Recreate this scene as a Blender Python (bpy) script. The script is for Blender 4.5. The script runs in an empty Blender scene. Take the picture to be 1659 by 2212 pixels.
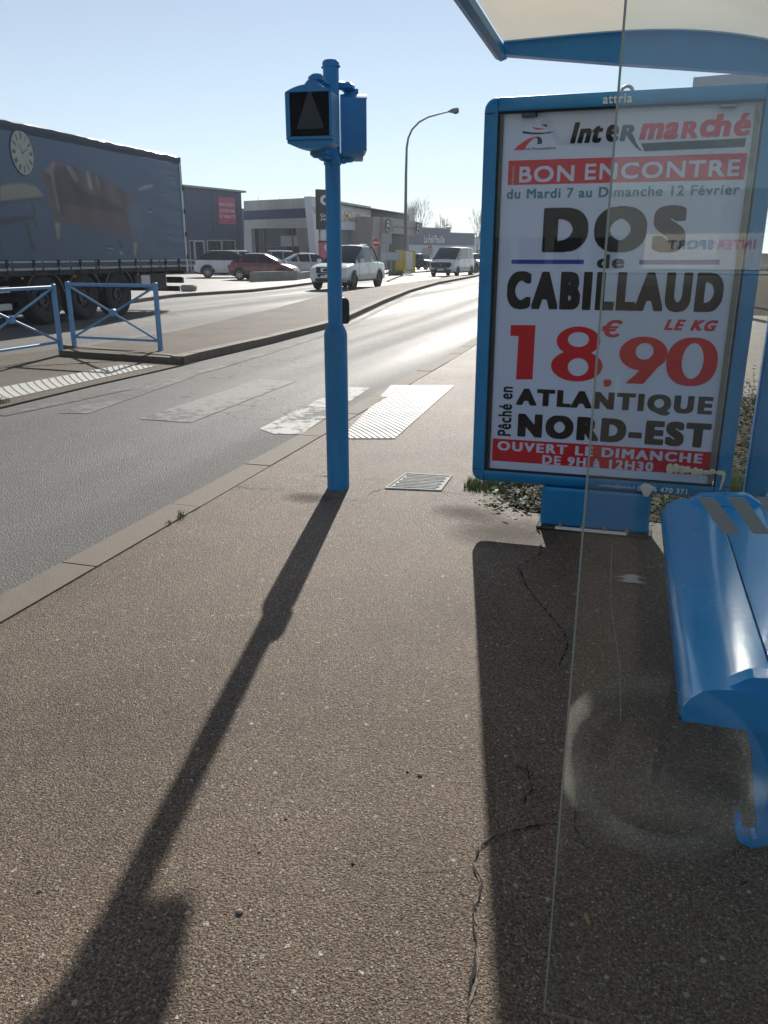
import bpy, math, random
import numpy as np
from mathutils import Vector, Matrix
R = math.radians
random.seed(7)
SC = bpy.context.scene
COL = SC.collection

# ------------------------------------------------------------------ camera
# street axes: x across the pavement, y along the road (metres), z up
CAM_H, PITCH, YAW, FOC = 1.45, 17.83, 16.7, 1726.0
cam = bpy.data.cameras.new('camera')
cam.lens = FOC / 2212 * 36.0
cam.sensor_width = 36.0
cam.clip_start, cam.clip_end = 0.02, 6000
camo = bpy.data.objects.new('camera', cam)
COL.objects.link(camo)
camo.location = (0, 0, CAM_H)
camo.rotation_euler = (R(90 - PITCH), 0, R(YAW))
SC.camera = camo

# ------------------------------------------------------------------ light
SUN_EL, SUN_AZ = 28.2, -11.7          # degrees; azimuth from +y towards +x
sv = Vector((math.sin(R(SUN_AZ)) * math.cos(R(SUN_EL)), math.cos(R(SUN_AZ)) * math.cos(R(SUN_EL)), math.sin(R(SUN_EL))))
world = bpy.data.worlds.new('World')
SC.world = world
world.use_nodes = True
wn = world.node_tree.nodes
bg = wn['Background']
sky = wn.new('ShaderNodeTexSky')
sky.sky_type = 'NISHITA'
sky.sun_disc = False
sky.sun_elevation = R(SUN_EL)
sky.sun_rotation = R(SUN_AZ)
sky.altitude = 60
sky.air_density = 1.0
sky.dust_density = 0.0
sky.ozone_density = 1.6
wb = wn.new('ShaderNodeMix'); wb.data_type = 'RGBA'; wb.blend_type = 'MULTIPLY'; wb.inputs[0].default_value = 1
wb.inputs[7].default_value = (.93, 1.0, 1.06, 1)      # the camera's cool white balance
hs_ = wn.new('ShaderNodeHueSaturation'); hs_.inputs['Saturation'].default_value = .52     # thin high haze pales the blue
world.node_tree.links.new(sky.outputs[0], hs_.inputs['Color'])
world.node_tree.links.new(hs_.outputs[0], wb.inputs[6])
world.node_tree.links.new(wb.outputs[2], bg.inputs[0])
bg.inputs[1].default_value = 0.074
sl = bpy.data.lights.new('sun', 'SUN')
sl.energy = 5.0
sl.angle = R(0.55)
sl.color = (1.0, 0.95, 0.87)
so = bpy.data.objects.new('sun', sl)
COL.objects.link(so)
so.rotation_euler = sv.to_track_quat('Z', 'Y').to_euler()
so.location = sv * 50
SC.view_settings.view_transform = 'Standard'
SC.view_settings.look = 'None'
SC.view_settings.exposure = 0.42
SC.view_settings.gamma = 1.0
SC.cycles.use_denoising = True
SC.cycles.denoising_input_passes = 'RGB_ALBEDO_NORMAL'
SC.cycles.denoising_prefilter = 'ACCURATE'
SC.cycles.max_bounces = 8
SC.cycles.transparent_max_bounces = 12
SC.cycles.sample_clamp_indirect = 25.0
SC.cycles.use_guiding = True
SC.cycles.blur_glossy = 0.0
SC.cycles.sample_clamp_direct = 0.0

# ------------------------------------------------------------------ surveying: sight lines of the photo met with real planes
_c, _s = math.cos(R(PITCH)), math.sin(R(PITCH))
_cy, _sy = math.cos(R(YAW)), math.sin(R(YAW))
def ray(px, py):
    x = (px - 829.5) / FOC; y = (1106 - py) / FOC
    X, Y, Z = x, _c + _s * y, -_s + _c * y
    return Vector((X * _cy - Y * _sy, X * _sy + Y * _cy, Z))
EYE = Vector((0, 0, CAM_H))
def gz(px, py, z=0.0):
    r = ray(px, py); return EYE + r * ((z - CAM_H) / r.z)
def gv(px, py, v):
    r = ray(px, py); return EYE + r * (v / r.y)
def gu(px, py, u):
    r = ray(px, py); return EYE + r * (u / r.x)
def far(px, t, z=0.1):
    """ground point under a sight line, t metres out"""
    p = EYE + ray(px, 551) * t; p.z = z; return p

# ------------------------------------------------------------------ materials
MATS = {}
def srgb(r, g, b):
    f = lambda c: (c / 255 / 12.92) if c / 255 <= .04045 else ((c / 255 + .055) / 1.055) ** 2.4
    return (f(r), f(g), f(b), 1)
def mat(name, col, rough=.6, metal=0.0, var=.12, vscale=3.0, bump=0.0, bscale=60.0, spec=.5, coat=0.0, streak=None):
    """principled paint / metal / plaster with a little procedural unevenness in colour and gloss"""
    m = bpy.data.materials.new(name); m.use_nodes = True
    N, L = m.node_tree.nodes, m.node_tree.links
    b = N['Principled BSDF']
    tc = N.new('ShaderNodeTexCoord')
    src = tc.outputs['Object']
    if streak:
        mp = N.new('ShaderNodeMapping'); mp.inputs['Scale'].default_value = streak
        L.new(src, mp.inputs[0]); src = mp.outputs[0]
    nz = N.new('ShaderNodeTexNoise'); nz.inputs['Scale'].default_value = vscale; nz.inputs['Detail'].default_value = 6; nz.inputs['Roughness'].default_value = .65
    L.new(src, nz.inputs['Vector'])
    mr = N.new('ShaderNodeMapRange'); mr.inputs[1].default_value = .3; mr.inputs[2].default_value = .7
    mr.inputs[3].default_value = 1 - var; mr.inputs[4].default_value = 1 + var
    L.new(nz.outputs['Fac'], mr.inputs[0])
    mx = N.new('ShaderNodeMix'); mx.data_type = 'RGBA'; mx.blend_type = 'MULTIPLY'; mx.inputs[0].default_value = 1
    mx.inputs[6].default_value = (*col[:3], 1)
    L.new(mr.outputs[0], mx.inputs[7]); L.new(mx.outputs[2], b.inputs['Base Color'])
    rr = N.new('ShaderNodeMapRange'); rr.inputs[3].default_value = max(.02, rough - .08); rr.inputs[4].default_value = min(1, rough + .1)
    L.new(nz.outputs['Fac'], rr.inputs[0]); L.new(rr.outputs[0], b.inputs['Roughness'])
    b.inputs['Metallic'].default_value = metal
    b.inputs['Specular IOR Level'].default_value = spec
    b.inputs['Coat Weight'].default_value = coat
    if bump:
        n2 = N.new('ShaderNodeTexNoise'); n2.inputs['Scale'].default_value = bscale; n2.inputs['Detail'].default_value = 5
        L.new(tc.outputs['Object'], n2.inputs['Vector'])
        bp = N.new('ShaderNodeBump'); bp.inputs['Strength'].default_value = bump; bp.inputs['Distance'].default_value = .01
        L.new(n2.outputs['Fac'], bp.inputs['Height']); L.new(bp.outputs[0], b.inputs['Normal'])
    MATS[name] = m
    return m

def ramp(N, pts):
    r = N.new('ShaderNodeValToRGB'); e = r.color_ramp.elements
    while len(e) < len(pts): e.new(.5)
    for i, (p, c) in enumerate(pts):
        e[i].position = p; e[i].color = (*c[:3], 1)
    return r

def aggregate(name, base, base2, stones, amount, scale, rough, bump, patch=.5, crackle=0.0, bands=None, spec=.5, fine=0.35, fine2=False):
    """asphalt-like ground: binder with scattered stones, patchiness, relief and fine cracks, laid in world metres"""
    m = bpy.data.materials.new(name); m.use_nodes = True
    N, L = m.node_tree.nodes, m.node_tree.links
    b = N['Principled BSDF']
    tc = N.new('ShaderNodeNewGeometry'); P = tc.outputs['Position']
    nb = N.new('ShaderNodeTexNoise'); nb.inputs['Scale'].default_value = patch; nb.inputs['Detail'].default_value = 8; nb.inputs['Roughness'].default_value = .7
    L.new(P, nb.inputs['Vector'])
    r1 = ramp(N, [(.32, base), (.68, base2)]); L.new(nb.outputs['Fac'], r1.inputs[0])
    ng = N.new('ShaderNodeTexNoise'); ng.inputs['Scale'].default_value = scale * (1.15 if fine2 else 2.3); ng.inputs['Detail'].default_value = 3
    L.new(P, ng.inputs['Vector'])
    g1 = N.new('ShaderNodeMapRange'); g1.inputs[1].default_value = .36; g1.inputs[2].default_value = .64; g1.inputs[3].default_value = 1 - fine; g1.inputs[4].default_value = 1 + fine
    L.new(ng.outputs['Fac'], g1.inputs[0])
    mg = N.new('ShaderNodeMix'); mg.data_type = 'RGBA'; mg.blend_type = 'MULTIPLY'; mg.inputs[0].default_value = 1
    L.new(r1.outputs[0], mg.inputs[6]); L.new(g1.outputs[0], mg.inputs[7])
    # warp so stones are irregular
    wv = N.new('ShaderNodeMixRGB'); wv.blend_type = 'ADD'; wv.inputs[0].default_value = .012
    L.new(P, wv.inputs[1]); L.new(ng.outputs['Color'], wv.inputs[2])
    vo = N.new('ShaderNodeTexVoronoi'); vo.inputs['Scale'].default_value = scale; vo.inputs['Randomness'].default_value = 1
    L.new(wv.outputs[0], vo.inputs['Vector'])
    sep = N.new('ShaderNodeSeparateColor'); L.new(vo.outputs['Color'], sep.inputs[0])
    pick = N.new('ShaderNodeMath'); pick.operation = 'LESS_THAN'; pick.inputs[1].default_value = amount
    L.new(sep.outputs[0], pick.inputs[0])
    # stone radius varies per cell
    rad = N.new('ShaderNodeMapRange'); rad.inputs[3].default_value = .12; rad.inputs[4].default_value = .5; L.new(sep.outputs[1], rad.inputs[0])
    ins = N.new('ShaderNodeMath'); ins.operation = 'LESS_THAN'; L.new(vo.outputs['Distance'], ins.inputs[0]); L.new(rad.outputs[0], ins.inputs[1])
    both = N.new('ShaderNodeMath'); both.operation = 'MULTIPLY'; L.new(pick.outputs[0], both.inputs[0]); L.new(ins.outputs[0], both.inputs[1])
    sc = ramp(N, [(0.0, stones[0]), (.5, stones[1]), (1.0, stones[2])]); L.new(sep.outputs[2], sc.inputs[0])
    ms = N.new('ShaderNodeMix'); ms.data_type = 'RGBA'; L.new(both.outputs[0], ms.inputs[0]); L.new(mg.outputs[2], ms.inputs[6]); L.new(sc.outputs[0], ms.inputs[7])
    out = ms.outputs[2]
    if fine2:
        # finer chippings between the larger stones
        v2 = N.new('ShaderNodeTexVoronoi'); v2.inputs['Scale'].default_value = scale * 1.7; L.new(wv.outputs[0], v2.inputs['Vector'])
        s2 = N.new('ShaderNodeSeparateColor'); L.new(v2.outputs['Color'], s2.inputs[0])
        p2 = N.new('ShaderNodeMath'); p2.operation = 'LESS_THAN'; p2.inputs[1].default_value = .30; L.new(s2.outputs[0], p2.inputs[0])
        i2 = N.new('ShaderNodeMath'); i2.operation = 'LESS_THAN'; i2.inputs[1].default_value = .42; L.new(v2.outputs['Distance'], i2.inputs[0])
        b2 = N.new('ShaderNodeMath'); b2.operation = 'MULTIPLY'; L.new(p2.outputs[0], b2.inputs[0]); L.new(i2.outputs[0], b2.inputs[1])
        c2_ = ramp(N, [(0.0, (.03, .026, .022)), (.35, stones[0]), (.7, stones[1]), (1.0, (.52, .48, .42))]); L.new(s2.outputs[1], c2_.inputs[0])
        # rare large pebbles, and stone faces smoother than the binder so that they glint
        v3 = N.new('ShaderNodeTexVoronoi'); v3.inputs['Scale'].default_value = scale * .42; L.new(wv.outputs[0], v3.inputs['Vector'])
        s3 = N.new('ShaderNodeSeparateColor'); L.new(v3.outputs['Color'], s3.inputs[0])
        p3 = N.new('ShaderNodeMath'); p3.operation = 'LESS_THAN'; p3.inputs[1].default_value = .07; L.new(s3.outputs[0], p3.inputs[0])
        r3 = N.new('ShaderNodeMapRange'); r3.inputs[3].default_value = .10; r3.inputs[4].default_value = .36; L.new(s3.outputs[1], r3.inputs[0])
        i3 = N.new('ShaderNodeMath'); i3.operation = 'LESS_THAN'; L.new(v3.outputs['Distance'], i3.inputs[0]); L.new(r3.outputs[0], i3.inputs[1])
        b3 = N.new('ShaderNodeMath'); b3.operation = 'MULTIPLY'; L.new(p3.outputs[0], b3.inputs[0]); L.new(i3.outputs[0], b3.inputs[1])
        c3_ = ramp(N, [(0.0, stones[0]), (.5, stones[1]), (1.0, stones[2])]); L.new(s3.outputs[2], c3_.inputs[0])
        m3 = N.new('ShaderNodeMix'); m3.data_type = 'RGBA'; L.new(b3.outputs[0], m3.inputs[0]); L.new(out, m3.inputs[6]); L.new(c3_.outputs[0], m3.inputs[7]); out = m3.outputs[2]
        mxs = N.new('ShaderNodeMath'); mxs.operation = 'MAXIMUM'; L.new(b2.outputs[0], mxs.inputs[0]); L.new(both.outputs[0], mxs.inputs[1])
        rs_ = N.new('ShaderNodeMapRange'); rs_.inputs[3].default_value = rough + .06; rs_.inputs[4].default_value = rough - .28; L.new(mxs.outputs[0], rs_.inputs[0])
        L.new(rs_.outputs[0], b.inputs['Roughness'])
        # broad stains and rain-washed lighter zones
        n4 = N.new('ShaderNodeTexNoise'); n4.inputs['Scale'].default_value = .75; n4.inputs['Detail'].default_value = 5; n4.inputs['Roughness'].default_value = .6; L.new(P, n4.inputs['Vector'])
        r4 = N.new('ShaderNodeMapRange'); r4.inputs[1].default_value = .3; r4.inputs[2].default_value = .7; r4.inputs[3].default_value = .68; r4.inputs[4].default_value = 1.28; L.new(n4.outputs['Fac'], r4.inputs[0])
        m4 = N.new('ShaderNodeMix'); m4.data_type = 'RGBA'; m4.blend_type = 'MULTIPLY'; m4.inputs[0].default_value = 1; L.new(out, m4.inputs[6]); L.new(r4.outputs[0], m4.inputs[7]); out = m4.outputs[2]
        m2 = N.new('ShaderNodeMix'); m2.data_type = 'RGBA'; L.new(b2.outputs[0], m2.inputs[0]); L.new(out, m2.inputs[6]); L.new(c2_.outputs[0], m2.inputs[7]); out = m2.outputs[2]
    if crackle:
        vd = N.new('ShaderNodeTexVoronoi'); vd.feature = 'DISTANCE_TO_EDGE'; vd.inputs['Scale'].default_value = 2.3
        nw = N.new('ShaderNodeTexNoise'); nw.inputs['Scale'].default_value = 6; nw.inputs['Detail'].default_value = 4; L.new(P, nw.inputs['Vector'])
        w2 = N.new('ShaderNodeMixRGB'); w2.blend_type = 'ADD'; w2.inputs[0].default_value = .22; L.new(P, w2.inputs[1]); L.new(nw.outputs['Color'], w2.inputs[2])
        L.new(w2.outputs[0], vd.inputs['Vector'])
        lt = N.new('ShaderNodeMath'); lt.operation = 'LESS_THAN'; lt.inputs[1].default_value = .012; L.new(vd.outputs['Distance'], lt.inputs[0])
        nm = N.new('ShaderNodeTexNoise'); nm.inputs['Scale'].default_value = .35; nm.inputs['Detail'].default_value = 2; L.new(P, nm.inputs['Vector'])
        gt = N.new('ShaderNodeMath'); gt.operation = 'GREATER_THAN'; gt.inputs[1].default_value = 1 - crackle; L.new(nm.outputs['Fac'], gt.inputs[0])
        mm = N.new('ShaderNodeMath'); mm.operation = 'MULTIPLY'; L.new(lt.outputs[0], mm.inputs[0]); L.new(gt.outputs[0], mm.inputs[1])
        mc = N.new('ShaderNodeMix'); mc.data_type = 'RGBA'; mc.inputs[7].default_value = (.012, .011, .01, 1)
        L.new(mm.outputs[0], mc.inputs[0]); L.new(out, mc.inputs[6]); out = mc.outputs[2]
    L.new(out, b.inputs['Base Color'])
    b.inputs['Specular IOR Level'].default_value = spec
    if bands:
        # polish where wheels run: stretched noise along the road
        mp = N.new('ShaderNodeMapping'); mp.inputs['Scale'].default_value = bands; mp.inputs['Rotation'].default_value = (0, 0, R(-4)); L.new(P, mp.inputs[0])
        nn = N.new('ShaderNodeTexNoise'); nn.inputs['Scale'].default_value = 1; nn.inputs['Detail'].default_value = 2; L.new(mp.outputs[0], nn.inputs['Vector'])
        ro = N.new('ShaderNodeMapRange'); ro.inputs[1].default_value = .35; ro.inputs[2].default_value = .65; ro.inputs[3].default_value = rough - .1; ro.inputs[4].default_value = rough + .12
        L.new(nn.outputs['Fac'], ro.inputs[0]); L.new(ro.outputs[0], b.inputs['Roughness'])
    elif not fine2:
        b.inputs['Roughness'].default_value = rough
    # relief: stones stand up, grain, gentle undulation
    hs = N.new('ShaderNodeMath'); hs.operation = 'MULTIPLY_ADD'; hs.inputs[1].default_value = -1.0; L.new((v2 if fine2 else vo).outputs['Distance'], hs.inputs[0])
    hn = N.new('ShaderNodeMath'); hn.operation = 'MULTIPLY_ADD'; hn.inputs[1].default_value = -.8; L.new(vo.outputs['Distance'], hn.inputs[0])
    h3 = N.new('ShaderNodeMath'); h3.operation = 'MULTIPLY'; h3.inputs[1].default_value = .35; L.new(ng.outputs['Fac'], h3.inputs[0]); L.new(h3.outputs[0], hn.inputs[2]); L.new(hn.outputs[0], hs.inputs[2])
    bp = N.new('ShaderNodeBump'); bp.inputs['Strength'].default_value = bump; bp.inputs['Distance'].default_value = (.54 if fine2 else .42) / scale
    L.new(hs.outputs[0], bp.inputs['Height']); L.new(bp.outputs[0], b.inputs['Normal'])
    MATS[name] = m
    return m

def paper(name, col, trans=.45, rough=.5):
    """printed backlight paper: part of the daylight behind it comes through"""
    m = bpy.data.materials.new(name); m.use_nodes = True
    N, L = m.node_tree.nodes, m.node_tree.links
    b = N['Principled BSDF']; b.inputs['Base Color'].default_value = (*col[:3], 1); b.inputs['Roughness'].default_value = rough; b.inputs['Specular IOR Level'].default_value = .2
    t = N.new('ShaderNodeBsdfTranslucent'); t.inputs[0].default_value = (*col[:3], 1)
    nz = N.new('ShaderNodeTexNoise'); nz.inputs['Scale'].default_value = 1.3; nz.inputs['Detail'].default_value = 3
    tc = N.new('ShaderNodeTexCoord'); L.new(tc.outputs['Object'], nz.inputs['Vector'])
    mr = N.new('ShaderNodeMapRange'); mr.inputs[1].default_value = .3; mr.inputs[2].default_value = .7; mr.inputs[3].default_value = trans * .85; mr.inputs[4].default_value = trans * 1.12
    L.new(nz.outputs['Fac'], mr.inputs[0])
    mx = N.new('ShaderNodeMixShader'); L.new(mr.outputs[0], mx.inputs[0])
    L.new(b.outputs[0], mx.inputs[1]); L.new(t.outputs[0], mx.inputs[2])
    L.new(mx.outputs[0], N['Material Output'].inputs[0])
    MATS[name] = m
    return m

def pane(name, tint=(1, 1, 1), dust=0.0, ior=1.45, dscale=2.0, gloss=1.0, rough=.004):
    """clear sheet: what lies behind it, a mirror layer by angle, and a film of dust"""
    m = bpy.data.materials.new(name); m.use_nodes = True
    N, L = m.node_tree.nodes, m.node_tree.links
    N.remove(N['Principled BSDF'])
    tr = N.new('ShaderNodeBsdfTransparent'); tr.inputs[0].default_value = (*tint, 1)
    gl = N.new('ShaderNodeBsdfGlossy'); gl.inputs['Roughness'].default_value = rough; gl.inputs[0].default_value = (gloss, gloss, gloss, 1)
    # thin sheet: the same mirror share from either face, rising towards grazing view
    ge = N.new('ShaderNodeNewGeometry'); dt = N.new('ShaderNodeVectorMath'); dt.operation = 'DOT_PRODUCT'; L.new(ge.outputs['Incoming'], dt.inputs[0]); L.new(ge.outputs['Normal'], dt.inputs[1])
    ab = N.new('ShaderNodeMath'); ab.operation = 'ABSOLUTE'; L.new(dt.outputs['Value'], ab.inputs[0])
    om = N.new('ShaderNodeMath'); om.operation = 'SUBTRACT'; om.inputs[0].default_value = 1; L.new(ab.outputs[0], om.inputs[1])
    pw = N.new('ShaderNodeMath'); pw.operation = 'POWER'; pw.inputs[1].default_value = 5; L.new(om.outputs[0], pw.inputs[0])
    r0 = ((ior - 1) / (ior + 1)) ** 2
    fr = N.new('ShaderNodeMath'); fr.operation = 'MULTIPLY_ADD'; fr.inputs[1].default_value = 1 - r0; fr.inputs[2].default_value = r0; L.new(pw.outputs[0], fr.inputs[0])
    mx = N.new('ShaderNodeMixShader'); L.new(fr.outputs[0], mx.inputs[0]); L.new(tr.outputs[0], mx.inputs[1]); L.new(gl.outputs[0], mx.inputs[2])
    out = mx.outputs[0]
    if dust:
        d1 = N.new('ShaderNodeBsdfDiffuse'); d1.inputs[0].default_value = (.75, .76, .72, 1)
        d2 = N.new('ShaderNodeBsdfTranslucent'); d2.inputs[0].default_value = (.75, .76, .72, 1)
        dd = N.new('ShaderNodeMixShader'); dd.inputs[0].default_value = .6; L.new(d1.outputs[0], dd.inputs[1]); L.new(d2.outputs[0], dd.inputs[2])
        tc = N.new('ShaderNodeTexCoord'); nz = N.new('ShaderNodeTexNoise'); nz.inputs['Scale'].default_value = dscale; nz.inputs['Detail'].default_value = 8; nz.inputs['Roughness'].default_value = .7
        L.new(tc.outputs['Object'], nz.inputs['Vector'])
        mr = N.new('ShaderNodeMapRange'); mr.inputs[1].default_value = .3; mr.inputs[2].default_value = .75; mr.inputs[3].default_value = dust * .5; mr.inputs[4].default_value = dust * 1.6
        L.new(nz.outputs['Fac'], mr.inputs[0])
        m2 = N.new('ShaderNodeMixShader'); L.new(mr.outputs[0], m2.inputs[0]); L.new(out, m2.inputs[1]); L.new(dd.outputs[0], m2.inputs[2]); out = m2.outputs[0]
    L.new(out, N['Material Output'].inputs[0])
    MATS[name] = m
    return m

BLUE = (.006, .185, .43)
mat('blue_paint', BLUE, .38, var=.16, vscale=5, bump=.05, bscale=90)
mat('blue_post_paint', (.007, .18, .41), .42, var=.3, vscale=6, bump=.08, bscale=70, streak=(1, 1, .25))
mat('barrier_paint', (0.125, 0.290, 0.500), .42, var=.2, vscale=7, bump=.06)
mat('bench_paint', (.008, .27, .66), .24, var=.05, vscale=4, coat=.3)
mat('dark_blue_seam', (.004, .02, .06), .6)
mat('black_rubber', (.012, .012, .013), .7)
mat('black_plastic', (.015, .015, .017), .45)
mat('dark_screen', (.003, .004, .006), .5, spec=.15)
mat('grey_lens', (.050, .057, .062), .6, spec=.2)
mat('light_metal', (.55, .56, .57), .35, .8)
mat('galv_metal', (.32, .33, .34), .45, .7)
mat('white_enamel', (.72, .73, .72), .4, var=.08)
mat('cast_iron', (0.460, 0.450, 0.420), .8, .0, var=.25, vscale=14, bump=.3, spec=.12)
aggregate('pavement_asphalt', (.124, .084, .056), (.162, .116, .081), [(.16, .125, .095), (.27, .225, .175), (.48, .44, .38)], .36, 122, .6, 1.0, patch=2.2, spec=.28, fine2=True, fine=.6)
aggregate('road_asphalt', (.130, .126, .117), (.185, .178, .166), [(.09, .088, .084), (.24, .235, .222), (.42, .41, .39)], .55, 96, .62, 1.0, patch=.25, crackle=.40, bands=(.9, .03, 1), spec=.16, fine=.5)
aggregate('lot_asphalt', (.16, .15, .135), (.24, .225, .2), [(.2, .2, .19), (.27, .265, .25), (.36, .35, .33)], .25, 40, .6, .6, patch=.15, spec=.4)
aggregate('median_asphalt', (.092, .074, .052), (.150, .124, .092), [(.15, .13, .1), (.22, .2, .17), (.34, .31, .27)], .3, 70, .75, 1.0, patch=.8, spec=.2)
aggregate('earth', (.045, .034, .022), (.08, .064, .042), [(.06, .048, .03), (.09, .075, .05), (.13, .11, .08)], .25, 60, .95, .8, patch=1.7, spec=.05)
mat('kerb_concrete', (.158, .130, .098), .8, var=.2, vscale=6, bump=.5, bscale=160)
mat('kerb_dark', (.012, .011, .010), .9)
mat('old_concrete', (.26, .25, .23), .8, var=.3, vscale=2, bump=.4, bscale=40)
def worn(name, col, under, wear, scale, rough=.55):
    m = bpy.data.materials.new(name); m.use_nodes = True
    N, L = m.node_tree.nodes, m.node_tree.links; b = N['Principled BSDF']
    g = N.new('ShaderNodeNewGeometry'); P = g.outputs['Position']
    n1 = N.new('ShaderNodeTexNoise'); n1.inputs['Scale'].default_value = scale; n1.inputs['Detail'].default_value = 9; n1.inputs['Roughness'].default_value = .75; L.new(P, n1.inputs['Vector'])
    n2 = N.new('ShaderNodeTexNoise'); n2.inputs['Scale'].default_value = 1.3; n2.inputs['Detail'].default_value = 2; L.new(P, n2.inputs['Vector'])
    ad = N.new('ShaderNodeMath'); ad.operation = 'MULTIPLY_ADD'; ad.inputs[1].default_value = .6; L.new(n2.outputs['Fac'], ad.inputs[0]); L.new(n1.outputs['Fac'], ad.inputs[2])
    r = N.new('ShaderNodeMapRange'); r.inputs[1].default_value = wear - .06; r.inputs[2].default_value = wear + .06; L.new(ad.outputs[0], r.inputs[0])
    mx = N.new('ShaderNodeMix'); mx.data_type = 'RGBA'; mx.inputs[6].default_value = (*under, 1); mx.inputs[7].default_value = (*col, 1)
    L.new(r.outputs[0], mx.inputs[0]); L.new(mx.outputs[2], b.inputs['Base Color'])
    b.inputs['Roughness'].default_value = rough; b.inputs['Specular IOR Level'].default_value = .12
    n3 = N.new('ShaderNodeTexNoise'); n3.inputs['Scale'].default_value = 180; n3.inputs['Detail'].default_value = 3; L.new(P, n3.inputs['Vector'])
    bp = N.new('ShaderNodeBump'); bp.inputs['Strength'].default_value = .6; bp.inputs['Distance'].default_value = .006; L.new(n3.outputs['Fac'], bp.inputs['Height']); L.new(bp.outputs[0], b.inputs['Normal'])
    MATS[name] = m
worn('worn_white_paint', (.28, .275, .26), (.13, .125, .116), .76, 9, .75)
worn('faded_white_paint', (.22, .216, .2), (.13, .125, .116), .82, 9, .75)
worn('white_paint', (.55, .54, .51), (.13, .125, .116), .76, 7, .75)
worn('tactile_white', (.56, .54, .48), (.3, .28, .24), .58, 14, .5)
paper('poster_white', (.60, .66, .84), .115)
paper('poster_black', (.012, .012, .014), .1)
paper('poster_red', (.72, .020, .036), .22)
paper('poster_pink_red', (.70, .03, .07), .22)
paper('poster_teal', (.05, .22, .27), .2)
paper('poster_blue', (.02, .09, .40), .2)
paper('roof_sheet', (.82, .76, .62), .5, .35)
pane('shelter_glass', (.94, .965, .96), .010, ior=1.55)
pane('panel_glass', (.95, .97, .97), .003, ior=1.3)
pane('back_glass', (.9, .94, .93), .03, rough=.17)      # scratched and greasy: it throws a soft patch of sun on the bench
mat('glass_edge', (.27, .31, .285), .3, var=.1)
mat('sticker_grey', (.24, .27, .285), .7)
mat('glue', (.55, .53, .42), .6, var=.2, vscale=40, bump=.4)
mat('paper_scrap', (.62, .62, .60), .7, bump=.4)
mat('frame_text', (.62, .68, .72), .5)
mat('leaf_dark', (.022, .034, .012), .9, var=.4, vscale=9)
mat('leaf_dry', (.07, .043, .022), .95, var=.4, vscale=9)
mat('leaf_green', (.09, .13, .03), .7, var=.3, vscale=9)
mat('grass_blade', (.11, .15, .035), .55, var=.3)
mat('twig_bark', (.30, .27, .25), .9, var=.2)
mat('bark', (.13, .105, .085), .85, var=.25, bump=.5)
mat('tyre', (.014, .014, .015), .75, bump=.2)
mat('rim', (.42, .43, .44), .3, .8)
mat('dark_rim', (.05, .05, .055), .4, .5)
mat('car_glass', (.012, .016, .02), .06, var=.05, spec=.6)
mat('car_white', (.70, .71, .72), .25, coat=.6, var=.04)
mat('car_red', (.17, .012, .02), .25, coat=.6, var=.06)
mat('car_silver', (.33, .34, .35), .25, .5, coat=.6)
mat('car_black', (.012, .012, .014), .2, coat=.6)
mat('car_pearl', (.60, .57, .52), .25, coat=.6)
mat('chrome', (.6, .6, .62), .15, .9)
mat('headlamp', (.55, .57, .6), .08, var=.05, spec=.9)
mat('tail_red', (.35, .012, .012), .2)
mat('amber', (.7, .2, .02), .3)
mat('plate_white', (.7, .7, .68), .4)
# trailer
mat('curtain', (0.068, 0.115, 0.200), .42, var=.2, vscale=1.1, bump=.35, bscale=2.5, streak=(1, .5, 1.2))
mat('curtain_hem', (.035, .06, .10), .5)
mat('tarp_roof', (.45, .46, .46), .45, bump=.4, bscale=6)
mat('trailer_dark', (.012, .013, .015), .6)
mat('trailer_alu', (.42, .44, .47), .4, .5)
mat('reflect_tape', (.42, .44, .46), .35)
mat('print_brown', (0.100, 0.092, 0.108), .45, var=.3, vscale=2.5)
mat('print_brown_dark', (0.062, 0.070, 0.098), .45, var=.3, vscale=2.5)
mat('print_brown_light', (0.190, 0.165, 0.170), .45, var=.3, vscale=3)
mat('print_sand', (.19, .185, .15), .5, var=.15)
mat('print_cream', (.42, .44, .40), .5, var=.12)
mat('print_ink', (.05, .06, .07), .5)
mat('print_wood', (.085, .085, .085), .5, var=.25)
mat('print_wash', (.082, .13, .21), .42, var=.25, vscale=1.5)
# buildings
mat('navy_clad', (0.085, 0.120, 0.190), .5, var=.12, vscale=.8)
mat('navy_band', (0.022, 0.040, 0.130), .45)
mat('beige_panel', (0.560, 0.530, 0.480), .5, var=.1, vscale=.7)
mat('taupe_panel', (0.330, 0.290, 0.255), .5, var=.12, vscale=.7)
mat('grey_panel', (0.400, 0.430, 0.470), .5, var=.1, vscale=.7)
mat('white_panel', (0.696, 0.744, 0.800), .5, var=.08, vscale=.7)
mat('pale_render', (0.600, 0.660, 0.732), .7, var=.1, vscale=.8)
mat('dark_clad', (0.190, 0.210, 0.220), .55, var=.12, vscale=.8)
mat('roof_flash', (.30, .32, .33), .4, .4)
mat('shop_glass', (.020, .026, .033), .05, var=.1, spec=.7)
mat('window_frame', (.5, .52, .54), .4)
mat('sign_pink', (0.620, 0.130, 0.210), .5)
mat('sign_letter', (0.800, 0.780, 0.760), .5)
mat('sign_white', (.72, .72, .72), .4)
mat('sign_gold', (.62, .48, .28), .35, .3)
mat('sign_black', (.010, .011, .014), .4)
mat('sign_red', (.50, .02, .03), .4)
mat('yellow_wrap', (.62, .42, .04), .6, var=.25, vscale=5)
mat('smear_white', (.42, .42, .41), .8)
mat('base_concrete', (.07, .065, .058), .9, var=.4, vscale=20, bump=.5)
mat('lamp_post', (.16, .17, .18), .5, .4)

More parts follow.
